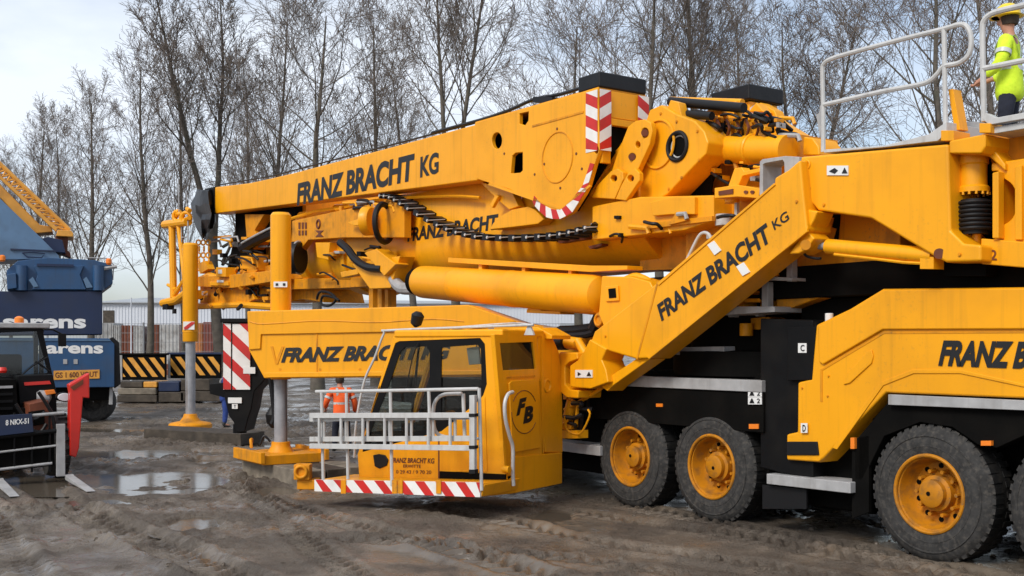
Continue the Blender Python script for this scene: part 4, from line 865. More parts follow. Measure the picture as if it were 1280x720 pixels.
mb = MB(); mb.prism(V, [(842, 243), (884, 190), (900, 200), (880, 250), (860, 262)], 1.0, 1.05); mb.build('root_shadow_plate', DK, crane)
for i in range(8):
    u = 868 + i * 9; mb = MB(); mb.cyl(V.p(u, 148, 1.1), V.p(u, 172, 1.1), .045, n=10); mb.cyl(V.p(u, 152, 1.1), V.p(u, 160, 1.1), .065, n=10); mb.build('valve', M['hose'] if i % 3 == 1 else Y_, crane)
mb = MB(); mb.rect(V, 862, 155, 950, 178, 1.3, 1.4); mb.prism(V, [(832, 140), (838, 125), (848, 128), (852, 145)], .55, .7); mb.prism(V, [(925, 175), (930, 150), (945, 148), (950, 176)], 1.0, 1.2); mb.build('valve_block', Y_, crane, .01)
mb = MB(); mb.cyl(V.p(838, 127, .8), V.p(930, 135, .8), .07); mb.cyl(V.p(845, 142, .7), V.p(890, 145, .7), .06); mb.build('hydraulic_pipe', M['hose'], crane)
mb = MB()
for i in range(7):
    u = 872 + i * 12; mb.tube(smooth([V.p(u, 150, .95), V.p(u + 4, 160, .9), V.p(u + 2, 172, .95), V.p(u + 12, 180, .95)], 4), .022, 6)
mb.build('hydraulic_pipe', M['rust'], crane)
mb = MB(); mb.cyl(V.p(838, 125, .95), V.p(928, 128, .95), .05); mb.cyl(V.p(853, 131, .95), V.p(857, 148, .95), .04); mb.cyl(V.p(920, 128, .9), V.p(924, 150, .9), .05); mb.build('tension_cylinder', Y_, crane)
# boom foot box under the bracket
mb = MB(); mb.prism(V, [(740, 258), (800, 246), (892, 244), (892, 276), (855, 288), (740, 300)], .25, 2.6); bf = mb.build('boom_foot', M['yellow'], crane, .02)
mb = MB(); mb.prism(V, [(812, 253), (840, 246), (868, 246), (868, 268), (838, 268), (816, 270)], .18, .26); mb.build('foot_plate', Y_, bf, .012)
mb = MB(); mb.prism(V, [(800, 280), (890, 270), (890, 276), (800, 287)], .2, .26); mb.prism(V, [(845, 265), (860, 275), (836, 281)], .16, .26); mb.build('foot_rib', M['yellow_dirty'], bf)
mb = MB(); mb.prism(V, [(800, 285), (900, 275), (925, 300), (900, 335), (800, 338)], .9, 2.0); mb.build('foot_web', M['yellow_dirty'], crane)
# small frames between arm and root
mb = MB(); mb.prism(V, [(893, 235), (921, 231), (950, 236), (948, 248), (921, 246), (893, 248)], .1, .6); mb.prism(V, [(910, 233), (918, 210), (927, 209), (930, 214), (950, 210), (950, 215), (928, 220), (922, 234)], .3, .45); mb.cyl(V.p(915, 246, .3), V.p(915, 254, .3), .1); mb.build('pivot_frame', Y_, crane, .01)
mb = MB(); mb.m(0).prism(V, [(898, 239), (916, 236), (916, 242), (898, 244)], .085, .102); mb.prism(V, circ(932, 240, 2.5, 2), .085, .102); mb.prism(V, circ(940, 240, 2.5, 2), .085, .102); mb.build('frame_opening', M['rust'], crane)
mb = MB(); ofr = [(949.5, 202), (953, 199), (981, 195), (999, 196), (999, 246), (949, 258)]; mb.prism(V, ofr, -.0, .35, holes=[[(953.5, 206), (956, 204), (978, 200), (980, 203), (981, 240), (953.5, 250)]]); mb.build('ladder_frame', M['steel'], crane, .008)
mb = MB(); mb.rect(V, 983, 318, 990, 352, .1, .2); mb.prism(V, [(943, 345), (990, 347), (990, 351), (943, 350)], .0, .3); mb.rect(V, 952, 352, 960, 388, .1, .2); mb.prism(V, [(893, 389), (905, 383), (968, 383), (968, 390), (900, 394)], .0, .6); mb.build('access_step', M['steel'], crane, .006)
mb = MB(); mb.rect(V, 918, 250, 921, 285, .3, .35); mb.cyl(V.p(905, 268, .4), V.p(905, 282, .4), .12); mb.build('step_post', M['alu'], crane)
mb = MB()
for i in range(4): mb.rect(V, 930, 345 + i * 9, 950, 351 + i * 9, .25, .7)
mb.rect(V, 922, 320, 930, 385, .3, .6); mb.rect(V, 950, 300, 972, 385, .5, .8); mb.build('ladder_step', Y_, crane, .008)
mb = MB(); mb.box(V, -5.5, 4.4, .6, 2.4, 3.3, 4.4); mb.build('slewing_core', M['yellow_dirty'], crane)

# ---- energy chain under the guying beam
ch = [(478, 245), (492, 247), (510, 258), (540, 276), (570, 289), (600, 296), (640, 297.5), (680, 296), (712, 292), (738, 285), (756, 277)]
pts = smooth([V.p(u, v, .12 + (.5 if i > 9 else 0)) for i, (u, v) in enumerate(ch)], 5)
nv = Vector((*V.n, 0)) * .32
mb = MB(); bm = mb.bm; prev = None
for i, p in enumerate(pts):
    d = (pts[min(i + 1, len(pts) - 1)] - pts[max(i - 1, 0)]).normalized(); up = d.cross(Vector((*V.n, 0))).normalized() * .055
    r = [p - up - nv * .25, p + up - nv * .25, p + up + nv, p - up + nv]
    if i % 2 == 1 and prev: mb.solid([prev, [q - d * .012 for q in r]]); prev = None
    else: prev = r if i % 2 == 0 else prev
    if i % 2 == 1: prev = [q + d * .012 for q in r]
chain = mb.build('cable_chain', M['hose'], crane)
mb = MB(); n_ = len(pts)
for i in range(1, n_ - 1, 2):
    mb = MB(); mb.cyl(pts[i] - nv * .34, pts[i] + nv * .9 + Vector((0, 0, .045)), .010, n=6); mb.lathe([(.024, 0), (.024, .02)], pts[i] - nv * .36, nv, 8); mb.build('chain_pin', M['alu'], chain)
mb = MB(); mb.tube(smooth([V.p(*q, .3) for q in ((420, 262), (450, 255), (480, 249), (560, 245), (600, 247))], 3), .03, 6); mb.tube([V.p(*q, .35) for q in ((362, 274), (395, 264), (470, 254))], .04, 6); mb.build('chain_guide', Y_, crane)
mb = MB(); mb.prism(V, [(616, 279), (625, 270), (640, 262), (660, 258), (668, 262), (680, 274), (672, 280), (640, 284), (612, 287)], .2, .42); mb.prism(V, [(598, 226), (640, 240), (648, 258), (636, 262), (622, 250)], .25, .4); mb.prism(V, [(612, 256), (619, 243), (623, 245), (615, 260)], .18, .25); mb.build('chain_anchor', Y_, crane, .015)
# ---- luffing cylinder
mb = MB(); a = V.p(530, 352.5, .12); b_ = V.p(752, 369, .12); d = (b_ - a); Ld = d.length
r0 = .31
mb.lathe([(r0 * .72, -.12), (r0 * .98, -.05), (r0, .06), (r0, Ld * .23), (r0 * 1.02, Ld * .235), (r0, Ld * .24), (r0, Ld * .55), (r0 * 1.02, Ld * .555), (r0 * 1.02, Ld * .575), (r0, Ld * .58), (r0, Ld * .97), (r0 * .92, Ld * 1.0), (r0 * .3, Ld * 1.02)], a, d, 40)
lc = mb.build('luffing_cylinder', Y_, crane)
mb = MB(); mb.lathe([(r0 * .85, 0), (r0 * .85, .18)], a - d.normalized() * .28, d, 28); mb.build('cylinder_gland', DK, lc)
mb = MB(); mb.prism(V, [(560, 322), (740, 332), (784, 332), (784, 337), (738, 340), (560, 328)], .0, .3)
for u in (598, 652, 710): mb.rect(V, u, 328 + (u - 560) * .06, u + 4, 338 + (u - 560) * .06, .05, .2)
mb.build('cylinder_cover_rail', Y_, lc, .006)
mb = MB(); mb.prism(V, [(752, 345), (790, 346), (812, 352), (816, 360), (790, 380), (780, 420), (756, 412), (748, 392)], -.1, .6); fo = mb.build('cylinder_foot', Y_, crane, .02)
mb = MB(); mb.prism(V, [(756, 358), (772, 357), (773, 376), (757, 377)], -.13, -.1); mb.build('bearing_cover', Y_, fo, .01)
mb = MB(); mb.prism(V, [(760, 361), (769, 360), (770, 372), (761, 373)], -.14, -.128); mb.build('bearing_bore', DK, fo, .01)
mb = MB(); mb.prism(V, [(658, 388), (664, 378), (672, 378), (676, 388), (700, 389), (700, 393), (658, 391)], .1, .4); mb.build('cylinder_support', Y_, lc, .01)
mb = MB(); mb.tube(smooth([V.p(*q, .1) for q in ((780, 350), (795, 345), (812, 352), (806, 358))], 4), .05, 8); mb.build('cylinder_hose', Y_, crane)

# ---- parts between the jack and the boom text: side plate, pulley, hoses
mb = MB(); mb.prism(V, [(365, 276), (430, 262), (480, 252), (505, 250), (505, 297), (430, 297), (385, 300), (374, 314), (365, 314)], .15, .32); sp = mb.build('boom_side_plate', M['yellow_dirty'], crane, .015)
mb = MB(); mb.lathe([(.27, 0), (.30, .05), (.30, .18), (.2, .22)], V.p(466, 276, -.02), (-.75, .3, 0), 28); mb.build('rope_sheave', Y_, sp)
mb = MB(); mb.torus(V.p(480, 279, .05), (-.75, .3, 0), .38, .06, 32, 8); mb.build('sheave_groove', M['hose'], sp)
mb = MB(); mb.prism(V, [(434, 278), (450, 273), (466, 272), (466, 281), (442, 282)], -.03, .05); mb.build('sheave_arm', Y_, sp, .01)
mb = MB(); mb.torus(V.p(398, 280, .14), (*V.n, 0), .09, .025); mb.prism(V, [(394, 288), (404, 288), (400, 292), (404, 296), (394, 296), (398, 292)], .135, .15)
for k in range(3): mb.rect(V, 373 + k * 4, 278, 375 + k * 4, 286, .135, .15); mb.rect(V, 373 + k * 4, 288, 375 + k * 4, 294, .135, .15)
mb.build('plate_mark', M['rust'], sp)
mb = MB(); mb.rect(V, 491, 283, 500, 292, .43, .46); mb.build('boom_port', DK, crane)
mb = MB(); mb.lathe([(.36, 0), (.38, .1), (.38, .5)], V.p(376, 322, .1), (-1, .3, 0), 28); mb.build('hose_reel', M['hose'], crane)
mb = MB(); mb.torus(V.p(374, 322, .1), (-1, .3, 0), .37, .035, 32, 8); mb.build('reel_rim', M['steel'], crane)
for q, a, b_ in (([(394, 303), (412, 303), (410, 325), (396, 322)], .2, .5), ([(440, 330), (500, 320), (488, 360), (462, 361)], .1, .45), ([(455, 316), (470, 311), (495, 330), (480, 345)], .0, .3), ([(425, 340), (447, 336), (447, 343), (427, 347)], .1, .3)):
    MB().prism(V, q, a, b_).build('boom_bracket', M['yellow'], crane, .015)
rail('boom_hose', [[(425, 303), (435, 312), (445, 325), (460, 334), (478, 336)]], .085, .05, m='hose')
rail('boom_hose', [[(396, 374), (400, 365), (412, 366), (420, 374), (412, 382), (402, 380), (404, 370), (418, 372), (424, 376)]], .03, .3, m='hose')
mb = MB(); mb.prism(V, [(352, 349), (460, 346), (460, 358), (425, 360), (352, 362)], .6, 1.6); mb.prism(V, [(335, 340), (400, 355), (405, 378), (380, 374), (335, 378)], .9, 2.0); mb.build('boom_underside_skid', M['yellow_dirty'], crane, .01)
mb = MB(); mb.tube(smooth([V.p(*q, .2) for q in ((492, 348), (497, 356), (505, 361), (519, 361))], 4), .12, 10); mb.build('exhaust_pipe', M['steel'], crane)
for u0, v0, u1 in ((461, 360, 466), (472, 358, 477), (481, 362, 485)): MB().rect(V, u0, v0, u1, 388, .5, .7).build('support_post', M['yellow_dirty'], crane)

# ---- boom head at the far end
mb = MB(); mb.box(V, 18.0, 21.5, .75, 2.2, 4.05, 6.0); mb.build('boom_head_core', M['yellow_dirty'], crane)
mb = MB(); mb.box(V, 18.2, 22.3, .55, .74, 5.3, 6.1); mb.prism(V, [(292, 300), (318, 292), (326, 345), (282, 345)], .5, .75); mb.build('boom_head_plate', DK, crane)
mb = MB(); mb.prism(V, [(306, 268), (330, 268), (318, 288), (326, 302), (316, 312), (308, 296)], .3, .6); mb.prism(V, [(312, 316), (322, 318), (322, 338), (314, 344), (308, 340)], .2, .5); mb.build('boom_head_web', M['yellow_dirty'], crane, .01)
rail('boom_hose', [[(303, 310), (320, 300), (338, 292), (352, 288)]], .14, .2, m='hose')
rail('boom_hose', [[(302, 304), (320, 294), (340, 284)]], .03, .05, m='steel')
mb = MB(); mb.prism(V, [(243, 346), (283, 344), (340, 338), (340, 352), (290, 360), (243, 358)], .0, .5); mb.prism(V, [(250, 358), (310, 356), (318, 374), (300, 384), (250, 382)], .2, .9); mb.prism(V, [(296, 346), (340, 330), (345, 376), (318, 372)], .4, 1.2); hb = mb.build('head_crossbeam', M['yellow_dirty'], crane, .015)
mb = MB(); mb.tube([V.p(*q, .2) for q in ((246, 383), (300, 381), (345, 384))], .09, 8); mb.tube([V.p(*q, -.1) for q in ((212, 378), (232, 372), (250, 368))], .13, 10); mb.tube([V.p(*q, .1) for q in ((244, 352), (262, 344), (275, 348))], .09, 8); mb.build('head_pipe', Y_, crane)
mb = MB(); mb.rect(V, 270, 334, 282, 346, -.1, .2); mb.rect(V, 262, 352, 285, 357, -.05, .2); mb.rect(V, 300, 320, 316, 336, .2, .5); mb.build('head_valve', Y_, crane, .01)
mb = MB(); mb.rect(V, 272.5, 337, 277, 342, -.115, -.1); mb.rect(V, 248, 364, 253, 369, -.05, .1); mb.rect(V, 271, 350, 279, 353, -.07, -.05); mb.build('label_plate', M['beige'], crane)
rnd = random.Random(5)
for i in range(26):
    u = rnd.uniform(246, 335); v = rnd.uniform(334, 384); MB().cyl(V.p(u, v, rnd.uniform(-.1, .3)), V.p(u + rnd.uniform(-8, 8), v + rnd.uniform(-7, 7), rnd.uniform(.0, .4)), rnd.uniform(.025, .075), n=8).build('head_fitting', M[rnd.choice(('yellow_dirty', 'yellow_dirty', 'hose'))], crane)
# crumpled tarp at the beam end, hanging chain
mb = MB(); rn = random.Random(9)
rings = []
for k, (v, w0, w1) in enumerate(((238, 246, 266), (246, 242, 268), (256, 240, 270), (266, 242, 272), (276, 243, 270), (285, 245, 266), (292, 249, 262), (298, 252, 258))):
    r = []
    for j in range(16):
        a = 2 * math.pi * j / 16; cu = (w0 + w1) / 2; ru = (w1 - w0) / 2
        f_ = 1 + rn.uniform(-.26, .22); r.append(V.p(cu + ru * f_ * math.cos(a), v + rn.uniform(-2, 2), .28 + .42 * f_ * math.sin(a)))
    rings.append(r)
mb.solid(rings); mb.build('tarpaulin_cover', M['tarp'], crane, ang=12)
mb = MB()
for u in (248, 254, 260):
    for i in range(5): mb.torus(V.p(u + (i % 2), 303 + i * 8, .1), (1, .4 * (i % 2), 0) if i % 2 else (.3, 1, 0), .07, .025, 14, 6)
mb.prism(V, [(246, 330), (256, 326), (260, 336), (250, 342)], .0, .2); mb.build('hook_chain', Y_, crane)
# pipe frame beyond the far jack
mb = MB(); q = lambda u, v: V.p(u, v, -.6)
mb.tube([q(215, 276), (q(217, 372))], .10, 10); mb.tube([q(223, 276), q(234, 372)], .075, 10); mb.tube([q(206, 281), q(235, 277)], .12, 10); mb.tube([q(204, 379), q(222, 375), q(236, 364)], .12, 10); mb.tube([q(216, 372), q(232, 348)], .07, 8); mb.tube([q(210, 356), q(220, 362)], .05, 8)
mb.build('pipe_frame', Y_, crane)
mb = MB()
for i in range(9):
    u = rn.uniform(214, 238); v = rn.uniform(262, 277); mb.cyl(q(u, v), q(u + rn.uniform(-9, 9), v + rn.uniform(-5, 5)), .06, n=8)
mb.torus(q(222, 270), (.3, 1, 0), .14, .05); mb.torus(q(233, 272), (.3, 1, .2), .14, .05); mb.build('frame_hook', Y_, crane)
mb = MB()
for u in (227, 235): mb.tube([q(u, 270), q(u, 375)], .02, 6)
for i in range(6): mb.tube([q(227, 282 + i * 15), q(235, 281 + i * 15)], .02, 6)
mb.tube([q(223, 222), q(224, 275)], .016, 5); mb.tube([q(233, 240), q(234, 275)], .012, 5); mb.build('frame_ladder', M['steel'], crane)
mb = MB(); mb.rect(V, 203, 378, 209, 387, -.7, -.5); mb.cyl(q(218, 386), q(218, 392), .06); mb.build('frame_foot', M['hose'], crane)
# ---- pipework, clamps and hoses round the boom pivot and the boom head
rg = random.Random(21)
def pipework(u0, v0, u1, v1, ta, tb_, n, names=('hydraulic_pipe', 'pipe_clamp', 'control_hose')):
    for i in range(n):
        u = rg.uniform(u0, u1); v = rg.uniform(v0, v1); t = rg.uniform(ta, tb_); k = rg.random()
        if k < .42:
            q = [V.p(u, v, t), V.p(u + rg.uniform(4, 14), v + rg.uniform(-4, 4), t - .05), V.p(u + rg.uniform(10, 24), v + rg.uniform(-2, 10), t), V.p(u + rg.uniform(14, 26), v + rg.uniform(6, 16), t + .1)]
            MB().tube(smooth(q, 5), rg.uniform(.016, .035), 7).build(names[2], M['hose'], crane)
        elif k < .68:
            du, dv = rg.uniform(8, 24), rg.uniform(-2, 3); MB().tube([V.p(u, v, t), V.p(u + du, v + dv, t), V.p(u + du + 2, v + dv + 7, t)], rg.uniform(.02, .04), 7).build(names[0], M[rg.choice(('yellow', 'yellow_dirty', 'steel'))], crane)
        else:
            w, h = rg.uniform(3, 7), rg.uniform(3, 7); MB().rect(V, u, v, u + w, v + h, t, t + .15).build(names[1], M[rg.choice(('yellow', 'yellow_dirty', 'black', 'steel'))], crane, .008)
pipework(862, 138, 975, 178, .8, 1.25, 60)
pipework(888, 200, 950, 232, .7, 1.1, 16)
pipework(392, 300, 470, 345, .12, .4, 12)
pipework(255, 296, 335, 375, .05, .4, 44)
pipework(760, 256, 900, 300, .1, .3, 10)
pipework(420, 250, 500, 262, .1, .3, 10)
pipework(895, 330, 960, 395, .2, .5, 14)
pipework(700, 490, 728, 540, -.35, -.1, 8)
pipework(775, 345, 815, 400, .1, .4, 8)
mb = MB(); mb.prism(V, [(842, 244), (886, 186), (893, 200), (888, 246), (862, 262)], .96, .99); mb.build('pivot_shadow_plate', DK, crane)  # thin dark plate standing for the shade in the gap behind the bracket
bolts('bolt', V, .50, [(826, 142), (846, 152), (872, 164), (874, 200), (852, 222), (836, 236), (812, 200)], br, .018)

# ================================================================== the blue crane behind on the left
_c = P(60, 470, 33); K0 = Fr(_c.x, _c.y, -1, -.385)
bc = thing('mobile_crane', P(60, 505, 33) * 1, 'dark blue mobile crane with pale lattice jib, cut off by the left edge', 'crane')
bc.location.z = 0; ORG[bc.name] = Vector(bc.location)
def kb(pts, t0, t1, m, name, par=None, bevel=.02):
    return MB().prism(K0, pts, t0, t1).build(name, M[m], par or bc, bevel)
kb([(-160, 364), (128, 364), (128, 418), (-160, 420)], .6, 3.2, 'navy', 'counterweight')
cw = [o for o in bc.children if o.name.startswith('counterweight')][0]
text(K0, .6, 'sarens', (3.5, 410.5), (107.5, 410.5), (3.5, 398), M['beige'], cw, .035, name='lettering')
lo = kb([(-160, 421), (136, 423), (143, 430), (143, 484), (-160, 486)], .0, 3, 'blue', 'carrier_body')
text(K0, .0, 'sarens', (45, 442), (129, 442), (45, 431.5), M['beige'], lo, .035)
kb([(-160, 423.6), (138, 424.6), (138, 426), (-160, 425.2)], -.03, .0, 'pale_blue', 'trim_rail', lo, 0)
yp = kb([(67, 463.5), (124.5, 462), (124.5, 473), (67, 475)], -.03, .0, 'ochre', 'warning_plate', lo, .005)
text(K0, -.03, 'GS 1 600 VOUT', (69, 472.5), (122, 471), (69, 465.5), M['rust'], yp, .02)
for u in (79, 92):
    pl = kb([(u, 449), (u + 5, 449), (u + 5, 455), (u, 455)], -.02, .0, 'steel', 'small_plate', lo, 0)
kb([(136, 424), (141, 421), (149, 428), (151, 480), (143, 486), (140, 440)], .1, 3, 'hose', 'side_tarp', lo, .02)
kb([(-160, 486), (140, 484), (138, 500), (-160, 503)], .3, 2.8, 'dull_black', 'bumper')
kb([(137, 484), (141, 484), (141, 506), (136, 506)], .2, .6, 'steel', 'support_leg')
for u in (115, 20):
    mb = MB(); c = K0.p(u, 504, 1.0); c.z = .62
    mb.lathe([(.3, 0), (.5, -.02), (.60, .05), (.62, .15), (.62, .4), (.55, .5), (.3, .5)], c, (0, 1, 0), 32, False); mb.lathe([(.31, .1), (.2, .15), (.01, .1)], c, (0, 1, 0), 24, False); mb.build('wheel', M['rubber'], bc)
up = kb([(8, 338), (22, 326), (60, 322), (118, 325), (140, 331), (141, 354), (128, 363.5), (9, 363.5)], .7, 3.0, 'blue', 'upper_hull')
kb([(42, 332), (105, 332), (100, 344), (108, 362), (40, 362), (47, 344)], .55, .7, 'blue', 'hull_panel', up)
kb([(46, 329.5), (92, 330.5), (92, 333.5), (46, 332.5)], .5, .56, 'navy', 'grille', up, 0)
for u in (27, 123): MB().cyl(K0.p(u, 332, .6), K0.p(u, 363, .6), .17, n=16).build('hull_cylinder', M['blue'], up)
kb([(8, 343), (20, 341), (21, 360), (9, 362)], .4, .7, 'blue', 'hull_box', up)
for q in ([(36, 350), (41, 346), (48, 358), (42, 359)], [(104, 349), (108, 346), (116, 359), (108, 360)]): kb(q, .5, .58, 'pale_blue', 'hull_plate', up, 0)
kb([(-160, 140), (2, 250), (50, 296), (74, 320), (74, 324), (-160, 326)], 1.0, 3.0, 'pale_blue', 'engine_bonnet', up)
kb([(13, 310.5), (70, 313), (70, 314.5), (13, 312.5)], .95, 1.0, 'navy', 'bonnet_seam', up, 0)
mb = MB(); mb.tube([K0.p(*q, .95) for q in ((28, 316), (42, 315), (56, 317), (52, 322), (34, 321), (28, 316))], .02, 6); mb.build('bonnet_handle', M['navy'], up)
for u, v in ((136, 327), (3, 323)):
    mb = MB(); mb.lathe([(.05, -.1), (.09, -.05), (.09, .06), (.05, .10)], K0.p(u, v, .6), (0, 0, 1), 12); mb.build('marker_lamp', M['amber'], bc)
mb = MB(); mb.tube([K0.p(*q, .8) for q in ((108, 322), (134, 323), (142, 331), (141, 350))], .02, 6); mb.tube([K0.p(*q, .6) for q in ((128, 336), (146, 333))], .06, 6); mb.build('handrail', M['steel'], bc)
kb([(44, 300), (60, 296), (78, 300), (82, 316), (56, 314)], 1.5, 3.0, 'navy', 'winch_body')
# boom and lattice jib
bo = kb([(-160, 75), (0, 230), (50, 281), (64, 283), (66, 290), (42, 292), (0, 247), (-160, 95)], 2.0, 3.0, 'ochre', 'boom', None, .03)
kb([(-160, 55), (0, 218.5), (72, 285), (70, 290), (0, 224), (-160, 62)], 1.8, 2.0, 'ochre', 'jib_rail', bo)
mb = MB()
A0, A1 = (-60, 148), (87, 288); B0, B1 = (-60, 160), (72, 287)
N = 24
for dd in (2.1, 3.1):
    mb.tube([K0.p(*A0, dd), K0.p(*A1, dd)], .075, 8)
for i in range(N):
    a = i / N; b_ = (i + 1) / N; pa = lambda k, q0, q1, d: K0.p(q0[0] + (q1[0] - q0[0]) * k, q0[1] + (q1[1] - q0[1]) * k, d)
    mb.tube([pa(a, A0, A1, 2.1), pa((a + b_) / 2, B0, B1, 1.95)], .03, 5); mb.tube([pa((a + b_) / 2, B0, B1, 1.95), pa(b_, A0, A1, 2.1)], .03, 5); mb.tube([pa(a, A0, A1, 2.1), pa(b_, A0, A1, 3.1)], .025, 5); mb.tube([pa(a, B0, B1, 1.95), pa(b_, A0, A1, 3.1)], .025, 5)
mb.build('lattice_jib', M['ochre'], bo)
kb([(72, 287), (89, 288), (92, 292), (91, 296), (70, 295)], 1.7, 3.1, 'ochre', 'boom_end', bo)
kb([(69, 295), (85, 296), (84, 313), (88, 316), (88, 322), (78, 318), (68, 312)], 2.0, 2.8, 'rust', 'boom_support')

# ================================================================== black and red telehandler
TH = Fr(-7.85, 19.2, -.855, -.52)
tel = thing('telehandler', (*TH.w(1.1, 1.6, 0).to_2d(), 0), 'black and red telehandler with lowered forks and amber beacon, parked at a puddle', 'telehandler')
def tb(pts, t0, t1, m, name, par=None, bevel=.015): return MB().prism(TH, pts, t0, t1).build(name, M[m], par or tel, bevel)
def tbox(s0, s1, t0, t1, z0, z1, m, name, par=None, bevel=.02): return MB().box(TH, s0, s1, t0, t1, z0, z1).build(name, M[m], par or tel, bevel)
zt = lambda u, v, t: TH.un(u, v, t)
s_r = zt(62, 440, 1.9)[0]
cabf = [(-60, 400), (40, 407), (53, 411), (66, 470), (66, 486), (-80, 500)]
tbox(.15, 2.0, 1.0, 4.6, .55, 1.25, 'dull_black', 'chassis')
wsc = [(-54, 418), (46, 414), (60, 466), (-54, 476)]
cabt = MB().prism(TH, cabf, 1.9, 1.98, holes=[wsc]).build('cab', M['black'], tel, .01)
S0, S1 = s_r, s_r + 1.35; ztop = zt(40, 409, 1.9)[2]
tb(wsc, 1.93, 1.94, 'glass', 'windscreen', cabt, 0)
tbox(S0, S1, 1.85, 3.4, ztop - .02, ztop + .08, 'steel', 'roof', cabt)
for (a, b_) in ((S0, 3.3), (S1 - .08, 3.3), (S0, 2.6)): tbox(a, a + .08, b_, b_ + .08, 1.2, ztop, 'black', 'pillar', cabt, .01)
tbox(S0, S1, 1.95, 3.4, .9, 1.35, 'black', 'cab_floor', cabt)
tbox(S0 + .4, S0 + .95, 2.5, 2.65, 1.3, 2.2, 'dull_black', 'driver_seat', cabt, .05)
mb = MB(); mb.torus(TH.w(S0 + .68, 2.2, 1.75), (0, .8, .5), .18, .02); mb.tube([TH.w(S0 + .68, 2.2, 1.75), TH.w(S0 + .68, 2.05, 1.3)], .03); mb.build('steering_wheel', M['hose'], cabt)
rail('wiper', [[(60, 446), (40, 458), (24, 472)], [(46, 452), (62, 464)]], .014, 1.86, f=TH, m='hose', par=cabt)
mb = MB(); p = TH.p(24, 407, 2.2); mb.lathe([(.10, 0), (.10, .03), (.085, .05), (.085, .14), (.05, .17), (.01, .18)], p, (0, 0, 1), 18); mb.build('beacon', M['amber'], cabt)
mb = MB(); mb.rect(TH, 73, 417, 83, 433, 1.5, 1.56); mb.tube([TH.p(*q, 1.53) for q in ((78, 418), (66, 412), (54, 412))], .018, 6); mb.build('mirror', M['black'], cabt, .01)
# bonnet, lights
tb([(22, 470), (66, 468), (70, 486), (72, 530), (28, 534), (24, 500)], 1.3, 1.9, 'black', 'bonnet')
tb([(-60, 476), (20, 474), (24, 530), (-60, 540)], 1.0, 1.8, 'dull_black', 'bonnet')
mb = MB(); mb.lathe([(.05, 0), (.13, .05), (.14, .2), (.1, .26)], TH.p(64, 496, 1.35), (TH.d[0], TH.d[1], 0), 16); mb.build('lamp_housing', M['steel'], tel)
mb = MB(); mb.prism(TH, circ(81, 496.5, 10, 6), .80, 1.0); hl = mb.build('headlight', M['black'], tel)
mb = MB(); mb.prism(TH, circ(81, 496.5, 8.8, 5), .76, .84); mb.build('lens', M['lens'], hl, .01)
mb = MB(); mb.lathe([(.06, 0), (.08, .04), (.06, .1)], TH.p(3, 466, 1.2), (0, 0, 1), 12); mb.build('red_lamp', M['tred'], tel)
# red boom and side arm
tb([(86, 481), (112, 466), (112, 498), (104, 497), (99, 560), (95, 572), (88, 570), (87, 520), (88, 490)], .35, .6, 'tred', 'side_arm', None, .02)
tb([(36, 505), (60, 500), (66, 535), (70, 560), (40, 560)], .5, 1.3, 'rust', 'boom')
tb([(36, 515), (56, 512), (56, 530), (38, 533)], .45, .55, 'dull_black', 'boom_head')
for i in range(5):
    tb([(-40, 484 + i * 9), (16, 482 + i * 9), (16, 485 + i * 9), (-40, 487 + i * 9)], .97, 1.0, 'steel' if i == 0 else 'black', 'grille_bar', None, 0)
tb([(30, 478), (62, 476), (64, 480), (31, 482)], 1.27, 1.3, 'tred', 'bonnet_stripe', None, 0)
for q in ([(30, 520), (38, 535), (50, 540), (58, 530)], [(20, 505), (30, 520), (44, 524), (56, 515)], [(48, 490), (58, 505), (66, 520), (70, 540)]): rail('hydraulic_hose', [q], .03, .35, f=TH, m='hose', par=tel)
tb([(56, 488), (68, 487), (70, 492), (58, 494)], 1.2, 1.3, 'amber', 'indicator', None, .01)
tb([(88, 484), (104, 474), (104, 480), (92, 488)], .34, .355, 'rust', 'arm_pin_plate', None, 0)
# fork carriage
for q, r in (([(-60, 528), (80, 516)], .028), ([(-60, 553), (84, 537)], .04), ([(-60, 572), (70, 557)], .02), ([(-60, 594), (65, 579)], .025)):
    mb = MB(); mb.tube([TH.p(u, v, .02) for u, v in q], r, 8); mb.build('carriage_bar', M['steel'] if r < .03 else M['black'], tel)
tb([(-60, 545), (68, 538), (68, 582), (-60, 596)], .08, .2, 'dull_black', 'carriage_plate')
for u in (18, 40, 62):
    mb = MB(); mb.tube([TH.p(u, 516, .03), TH.p(u, 590, .03)], .02, 6); mb.build('carriage_bar', M['black'], tel)
lp = tb([(-20, 521), (40, 517), (42, 540), (-20, 547)], -.04, .0, 'navy', 'number_plate', None, .005)
text(TH, -.04, '8 NKX-51', (7, 532), (36, 529.5), (7, 525), M['beige'], lp, .03)
for du in (0, -83):
    mb = MB(); s0, _, _ = zt(76, 600, 0)
    s0 = s0 if du == 0 else s0 + 1.12
    mb.box(TH, s0 - .07, s0 + .07, -.02, .06, .09, 1.0)
    mb.prism(Fr(*TH.w(s0 - .07, 0, 0).to_2d(), -TH.n[0], -TH.n[1]), [(-.04, .04), (.05, .025), (1.95, .03), (1.95, .045), (.06, .10), (-.04, .12)], 0, -.14, uv=False)
    mb.build('fork', M['steel'], tel, .006)
